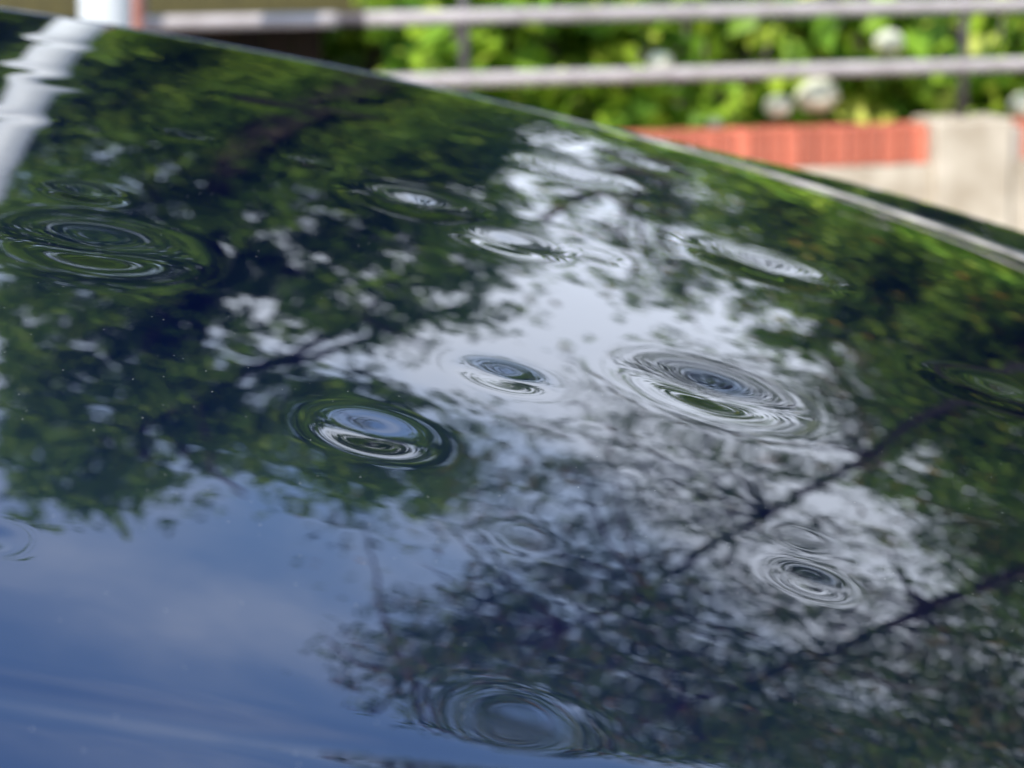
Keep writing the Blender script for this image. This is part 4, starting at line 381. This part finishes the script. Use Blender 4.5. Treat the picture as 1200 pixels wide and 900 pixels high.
TL = [((-0.6, 13.4, 0.3), .26), ((-0.5, 13.3, 2.2), .21), ((-0.7, 13.2, 4.2), .16), ((-0.5, 13.0, 6.2), .10), ((-0.4, 12.6, 8.2), .04)]
tree('broadleaf_tree', 'dense leafy tree mirrored dark across the left half of the panel', CL_LEFT, 0.082, 2.0, 1.1, 'leaf_deep', 21, TL,
     spread_limbs(TL, CL_LEFT, 16, 1, .07), ball(-5.2, 13.8, 4.6, 2.6, 1.6, 3.6, 90, 5))
TR = [((4.4, 12.8, 0.3), .24), ((4.3, 12.6, 1.8), .2), ((4.2, 12.3, 3.4), .14), ((4.0, 12.0, 5.0), .05)]
tree('broadleaf_tree', 'green leafy tree mirrored along the right side of the panel', CL_RIGHT, 0.085, 1.6, 1.0, 'leaf_mid', 22, TR,
     spread_limbs(TR, CL_RIGHT, 10, 2, .06), ball(6.6, 12.6, 3.2, 2.0, 1.5, 2.6, 60, 6))
TF = [((2.2, 19.8, 0.3), .2), ((2.2, 19.8, 2.5), .15), ((2.0, 19.7, 5.5), .05)]
tree('distant_tree', 'thin pale green tree glimpsed between the two mirrored crowns', CL_FAR, 0.11, .9, .8, 'leaf_mid', 23, TF, spread_limbs(TF, CL_FAR, 6, 3, .05))
for k, (x, y, h_, wd, lab) in enumerate(((-8.2, 19.5, 6.4, 2.6, 'bushy background tree furthest left behind the boarded deck'), (-4.6, 18.6, 5.6, 2.5, 'bushy background tree behind the white pole'),
        (-1.3, 19.2, 6.2, 2.4, 'bushy background tree behind the dense left tree'), (6.0, 18.4, 4.4, 2.6, 'bushy background tree behind the right tree'), (10.2, 18.0, 5.2, 2.7, 'bushy background tree furthest right beyond the wall'))):
    tk = [((x, y, 0.3), .16), ((x, y, h_ * .5), .11), ((x, y, h_ * .9), .03)]
    tree('background_tree', lab, ball(x, y, h_ * .5 + .2, wd, 1.4, h_ * .5, 80, 60 + k, 8, .55), .17, .8, .5, 'leaf_deep' if k != 3 else 'leaf_mid', 70 + k, tk, group='bushy trees at the back of the garden')
TB = [((4.6, 6.2, -.15), .2), ((4.4, 6.2, 1.6), .17), ((4.1, 6.1, 2.6), .14), ((3.9, 6.0, 4.2), .1), ((3.7, 5.8, 6.0), .04)]
LIMB = [[((4.3, 6.15, 1.7), 0.04178), ((3.1, 6.7, 1.75), 0.03133), ((2.22, 6.64, 1.98), 0.02368), ((1.89, 5.97, 2.77), 0.01811), ((1.68, 5.66, 3.18), 0.01532), ((1.4, 5.23, 3.56), 0.01184), ((1.2, 5.01, 3.76), 0.008357), ((0.82, 4.75, 4.01), 0.002785)],
        [((4.2, 6.1, 2.2), 0.04178), ((3.2, 5.7, 2.3), 0.03133), ((2.3, 5.38, 2.78), 0.02368), ((2.12, 5.26, 3.1), 0.0195), ((1.88, 5.02, 3.39), 0.01532), ((1.56, 4.77, 3.7), 0.009746), ((1.35, 4.58, 3.86), 0.004178)]]
def twigs():
    rr = random.Random(8); res = []
    spine = [Vector(p) for l in LIMB for p, r in l[2:]]
    for c in rr.sample(CL_BRANCH, 60):
        b = Vector(c[:3]); a = min(spine, key=lambda s: (s - b).length); m = a.lerp(b, .5) + Vector((0, 0, .05))
        res.append([(tuple(a), .009), (tuple(m), .006), (tuple(b), .002)])
    return res
tree('overhanging_tree', 'small leaved tree whose boughs are mirrored at the lower right', CL_BRANCH, 0.036, 0.85, .38, 'leaf_branch', 24, TB, LIMB + twigs(),
     ball(4.3, 6.0, 5.0, 1.7, 1.6, 1.6, 70, 7, 6, .3), .34, grow=(-1.0, -.35, .45), twig=.2)

# ---------------------------------------------------------------- car
def S0(x, y):
    v = y - 0.75
    return 1.25 - 0.17087 + 0.12364 * v - 0.16318 / 2 * v * v - 0.24504 * x - 0.26226 / 2 * x * x - 0.00687 * x * v
# hail dents: x, y, visible radius, strength
DENTS = [(0.0779, 0.8624, 0.0381, 1.1), (-0.0473, 0.7246, 0.0212, 1.1), (-0.0025, 0.8151, 0.0192, 0.9), (-0.1651, 0.8779, 0.0433, 0.9), (-0.0011, 1.034, 0.0289, 0.9), (-0.0446, 1.0786, 0.0334, 1.1), (-0.1854, 0.9582, 0.017, 1.1), (-0.1644, 1.1251, 0.0167, 0.6), (0.0414, 1.2872, 0.0369, 1.35), (0.086, 1.4371, 0.0323, 1.2), (0.131, 1.1363, 0.0423, 1.0), (0.0945, 0.6816, 0.0127, 0.6), (0.0962, 0.7158, 0.0115, 0.1), (-0.0001, 0.5423, 0.0222, 0.17), (0.2202, 0.9833, 0.0336, 0.9), (0.0033, 0.6621, 0.0132, 0.06), (-0.102, 1.1218, 0.0131, 0.6), (0.2616, 1.3559, 0.0118, 0.7), (-0.1438, 0.5883, 0.0108, 0.4), (-0.2892, 1.4233, 0.0335, 0.35), (-0.2766, 1.2625, 0.0299, 0.3), (-0.2422, 1.2198, 0.0288, 0.35), (-0.2461, 1.0981, 0.0239, 0.3), (0.2361, 1.4791, 0.029, 0.5), (-0.1459, 1.2917, 0.0276, 0.5), (-0.0907, 1.3496, 0.0313, 0.5), (-0.0192, 1.4004, 0.027, 0.6), (0.0415, 1.0489, 0.0163, 0.3)]
DEPTH = 0.090
def S(x, y):
    z = S0(x, y)
    for dx_, dy_, a, k in DENTS:
        s = a * 0.60
        r2 = ((x - dx_) ** 2 + (y - dy_) ** 2) / (s * s)
        d = DEPTH * k * s / 0.858
        r = np.sqrt(r2)
        z = z - d * (0.9 * np.exp(-r2) + 0.26 * np.exp(-r2 / 4.5)) + 0.05 * d * np.exp(-((r - 1.9) / 0.8) ** 2)
    # slight waviness of the pressed sheet
    z = z + 0.000005 * np.sin(x * 95 + 2.1 * np.sin(y * 31)) * np.sin(y * 72 + 1.3 * np.sin(x * 40)) + 0.000025 * np.sin(x * 37 + y * 21) * np.sin(y * 33 - x * 12)
    # faint rolling ripples that run along the sheet
    m1 = 0.5 + 0.5 * np.sin(x * 19 + y * 13); m2 = 0.5 + 0.5 * np.sin(x * 11 - y * 17 + 1.7)
    z = z + 0.8e-6 * m1 * np.sin(y * 527 + 3.1 * np.sin(x * 8.3) + x * 31) + 1.5e-6 * m2 * np.sin(y * 313 + 2.3 * np.sin(x * 6.1 + 1) - x * 12)
    z = z + 2.5e-6 * (1 - m1 * m2) * np.sin(y * 171 + 1.9 * np.sin(x * 9.7 + 2) + x * 9)
    # pressed character line near the camera
    t = (y - (0.5185 + 0.10 * x + 0.45 * (x + .05) ** 2)) / 0.0075
    z = z - 0.00024 * np.exp(-t * t) * np.exp(-np.maximum(0, x - 0.03) ** 2 / 0.01)
    return z

car = empty('parked_car', (-0.9, 1.03, -.15))
tag(car, 'glossy dark navy car with hail dents pocking its mirror like bonnet', 'car')
CB = np.array([-0.9, 1.03, -.15])

paint, pt, pb = mat('car_paint', (0.005, 0.020, 0.070), 0.38, 1.0, 0.5)
pb.inputs['Specular Tint'].default_value = (0.05, 0.12, 0.35, 1)
pb.inputs['Coat Weight'].default_value = 1.0; pb.inputs['Coat IOR'].default_value = 2.0; pb.inputs['Coat Roughness'].default_value = 0.0
n_, l_ = pt.nodes, pt.links
tcn = n_.new('ShaderNodeTexCoord'); vo = n_.new('ShaderNodeTexVoronoi'); vo.inputs['Scale'].default_value = 230
l_.new(tcn.outputs['Object'], vo.inputs['Vector'])
lt = n_.new('ShaderNodeMath'); lt.operation = 'LESS_THAN'; lt.inputs[1].default_value = 0.05; l_.new(vo.outputs['Distance'], lt.inputs[0])
sx_ = n_.new('ShaderNodeSeparateColor'); l_.new(vo.outputs['Color'], sx_.inputs[0])
gt = n_.new('ShaderNodeMath'); gt.operation = 'GREATER_THAN'; gt.inputs[1].default_value = 0.66; l_.new(sx_.outputs[0], gt.inputs[0])
dm_ = n_.new('ShaderNodeMath'); dm_.operation = 'MULTIPLY'; l_.new(lt.outputs[0], dm_.inputs[0]); l_.new(gt.outputs[0], dm_.inputs[1])
dust = n_.new('ShaderNodeBsdfDiffuse'); dust.inputs['Color'].default_value = (0.28, 0.28, 0.27, 1)
mxs = n_.new('ShaderNodeMixShader'); l_.new(dm_.outputs[0], mxs.inputs[0]); l_.new(pb.outputs[0], mxs.inputs[1]); l_.new(dust.outputs[0], mxs.inputs[2])
l_.new(mxs.outputs[0], n_['Material Output'].inputs['Surface'])
pn = n_.new('ShaderNodeTexNoise'); pn.inputs['Scale'].default_value = 260; pn.inputs['Detail'].default_value = 1; l_.new(tcn.outputs['Object'], pn.inputs['Vector'])
pbm = n_.new('ShaderNodeBump'); pbm.inputs['Strength'].default_value = 0.0015; pbm.inputs['Distance'].default_value = 0.001
l_.new(pn.outputs['Fac'], pbm.inputs['Height']); l_.new(pbm.outputs[0], pb.inputs['Coat Normal']); l_.new(pbm.outputs[0], pb.inputs['Normal'])

YF, YN = 1.662, 0.40
xs = np.concatenate([np.linspace(-.80, -.40, 60)[:-1], np.arange(-.40, .46, .0015), np.linspace(.46, .80, 50)])
ys = [YN, .42, .44, .46]; y = .47
while y < YF: ys.append(y); y += 0.0009 + 0.0013 * max(0, y - .6)
ys.append(YF)
def edge_y(x): return YF - 3.0 * np.clip(x - .2, 0, .22) ** 2           # the seam draws in towards the nose
X, Y = np.meshgrid(xs, np.array(ys), indexing='ij')
Y = YN + (Y - YN) * (edge_y(X) - YN) / (YF - YN)
Z = S(X, Y)
P_ = np.stack([X, Y, Z], -1)
# folded rim along both long edges
def rim(P_, j, sgn):
    rows = []
    for a in (20, 45, 70, 90):
        q = P_[:, j].copy(); q[:, 1] += sgn * .004 * math.sin(rad(a)); q[:, 2] -= .004 * (1 - math.cos(rad(a))); rows.append(q)
    q = rows[-1].copy(); q[:, 2] -= .014; rows.append(q)
    return rows
far = rim(P_, -1, 1); near = rim(P_, 0, -1)
P_ = np.concatenate([np.stack(near[::-1], 1), P_, np.stack(far, 1)], 1)
link_mesh('bonnet', grid_mesh('bonnet', P_ - CB), paint, car)

# pale weathered moulding along the far seam, then the far fender
xl = np.linspace(-.86, .84, 171)
def edge_z(x, y): return S0(x, y)
def lift(x): return -0.12 + 0.60 * min(max(x, .0), .40)          # fall of the fender top outwards
prof = [(0.0055, -0.012), (0.0055, -0.0002), (0.0062, 0.0006), (0.0076, 0.0012), (0.0092, 0.0012), (0.0106, 0.0006), (0.0112, -0.0003), (0.0113, -0.012)]
TP = np.array([[(x, edge_y(x) + dy_, edge_z(x, edge_y(x)) + dz_ - 0.0017 * (1 - min(1, max(0, (x + .02) / .2)))) for dy_, dz_ in prof] for x in xl])
link_mesh('seam_moulding', grid_mesh('seam_moulding', TP - CB), M['trim'], car)
fprof = [(0.0135, -0.03, 0), (0.0135, -0.005, 0), (0.016, -0.0015, 0), (0.02, 0, 0), (0.045, 0, 1), (0.08, 0, 1), (0.115, 0, 1), (0.145, -0.002, 1), (0.17, -0.008, 1), (0.19, -0.022, 1), (0.205, -0.05, 1),
         (0.213, -0.10, 1), (0.217, -0.2, 1), (0.22, -0.4, 1), (0.21, -0.62, 1)]
def fender(yb, sg, lf):
    R_ = []
    for x in xl:
        yb = float(edge_y(x)) if sg > 0 else YN
        zb = edge_z(x, yb); nose = max(0, x - .55)
        R_.append([(x, yb + sg * (a - nose * nose * .9 * (a > .04)), max(zb + b + c * (a - .02) * lf(x), .30)) for a, b, c in fprof])
    return np.array(R_)
link_mesh('fender', grid_mesh('fender', fender(YF, 1, lift) - CB), paint, car)
link_mesh('fender', grid_mesh('fender', fender(YN, -1, lambda x: 0.05) - CB), paint, car)
# nose
NP = []
for t in np.linspace(0, 1, 25):
    yy = YN - .12 + (YF - YN + .24) * t; zz = S0(.80, min(max(yy, YN), YF)); bul = .10 * (1 - (2 * t - 1) ** 2)
    NP.append([(.805 - .0 * bul, yy, zz - .012), (.85 + bul, yy, zz - .05), (.885 + bul, yy, zz - .16), (.90 + bul, yy, zz - .30), (.90 + bul, yy, .30)])
link_mesh('front_bumper', grid_mesh('front_bumper', np.array(NP) - CB), paint, car)
link_mesh('grille', box_mesh('grille', .05, .62, .10, .015), M['black_plastic'], car, tuple(np.array([.965, 1.03, .56]) - CB))
lampm, _, lb = mat('lamp_glass', (.75, .78, .8), .08); lb.inputs['Transmission Weight'].default_value = .5; M['lamp'] = lampm
for yy in (.48, 1.58): link_mesh('headlight', box_mesh('headlight', .07, .24, .10, .03), M['lamp'], car, tuple(np.array([.90, yy, .60]) - CB))
# cabin
glass, _, gb = mat('window_glass', (.012, .014, .016), .03); M['glass'] = glass
zs = float(S0(-.8, 1.03))
def cab(x, half, z): return [(x, 1.03 + half * s_, z - .05 * abs(s_) ** 3) for s_ in np.linspace(-1, 1, 13)]
link_mesh('windscreen', grid_mesh('windscreen', np.array([cab(-.87, .70, zs - .02), cab(-1.12, .66, zs + .17), cab(-1.45, .60, zs + .37), cab(-1.62, .57, zs + .44)]) - CB), M['glass'], car)
link_mesh('roof', grid_mesh('roof', np.array([cab(-1.62, .57, zs + .442), cab(-2.1, .58, zs + .50), cab(-2.7, .57, zs + .47), cab(-3.0, .55, zs + .41)]) - CB), paint, car)
link_mesh('rear_window', grid_mesh('rear_window', np.array([cab(-3.0, .55, zs + .408), cab(-3.3, .60, zs + .22), cab(-3.55, .66, zs - .02)]) - CB), M['glass'], car)
link_mesh('cowl', box_mesh('cowl', .10, 1.36, .03, .01), M['black_plastic'], car, tuple(np.array([-.86, 1.03, zs - .06]) - CB))
for sg in (-1, 1):
    yb = 1.03 + sg * .80
    SP = np.array([[(x, 1.03 + sg * (.79 + .03 * math.sin(a * 2.6)), .30 + (zs - .36) * a) for a in np.linspace(0, 1, 8)] for x in np.linspace(-.86, -3.9, 12)])
    link_mesh('body_side', grid_mesh('body_side', SP - CB), paint, car)
    WPn = np.array([[(x0, 1.03 + sg * .80, zs - .06), (x1, 1.03 + sg * .60, zs + t)] for x0, x1, t in ((-.9, -1.64, .40), (-1.5, -1.9, .43), (-2.4, -2.4, .44), (-3.0, -2.85, .40), (-3.6, -3.02, .36))])
    link_mesh('side_window', grid_mesh('side_window', WPn - CB), M['glass'], car)
    for xw in (.30, -2.75):
        wl = empty('wheel', tuple(np.array([xw, 1.03 + sg * .73, .20]) - CB)); wl.parent = car
        ring = [(a, b) for a, b in ((.20, -.10), (.31, -.11), (.345, -.08), (.35, 0), (.345, .08), (.31, .11), (.20, .10))]
        th = np.linspace(0, 2 * math.pi, 37)
        link_mesh('tyre', grid_mesh('tyre', np.array([[(r_ * math.cos(t), w_, r_ * math.sin(t)) for r_, w_ in ring] for t in th])), M['rubber'], wl)
        spk = np.array([[(r_ * math.cos(t), sg * (.06 + .02 * math.cos(5 * t) * (r_ > .06)), r_ * math.sin(t)) for r_ in (.0, .05, .12, .17, .20)] for t in th])
        link_mesh('rim', grid_mesh('rim', spk), M['alloy'], wl)
BP = np.array([cab(-3.55, .68, zs - .03), cab(-3.9, .72, zs - .06), [(-4.0, p[1], .6) for p in cab(0, .78, 0)], [(-3.95, p[1], .30) for p in cab(0, .78, 0)]])
link_mesh('tail', grid_mesh('tail', BP - CB), paint, car)
link_mesh('underbody', box_mesh('underbody', 4.4, 1.3, .2, .05), M['black_plastic'], car, (-.7, 0, .24))
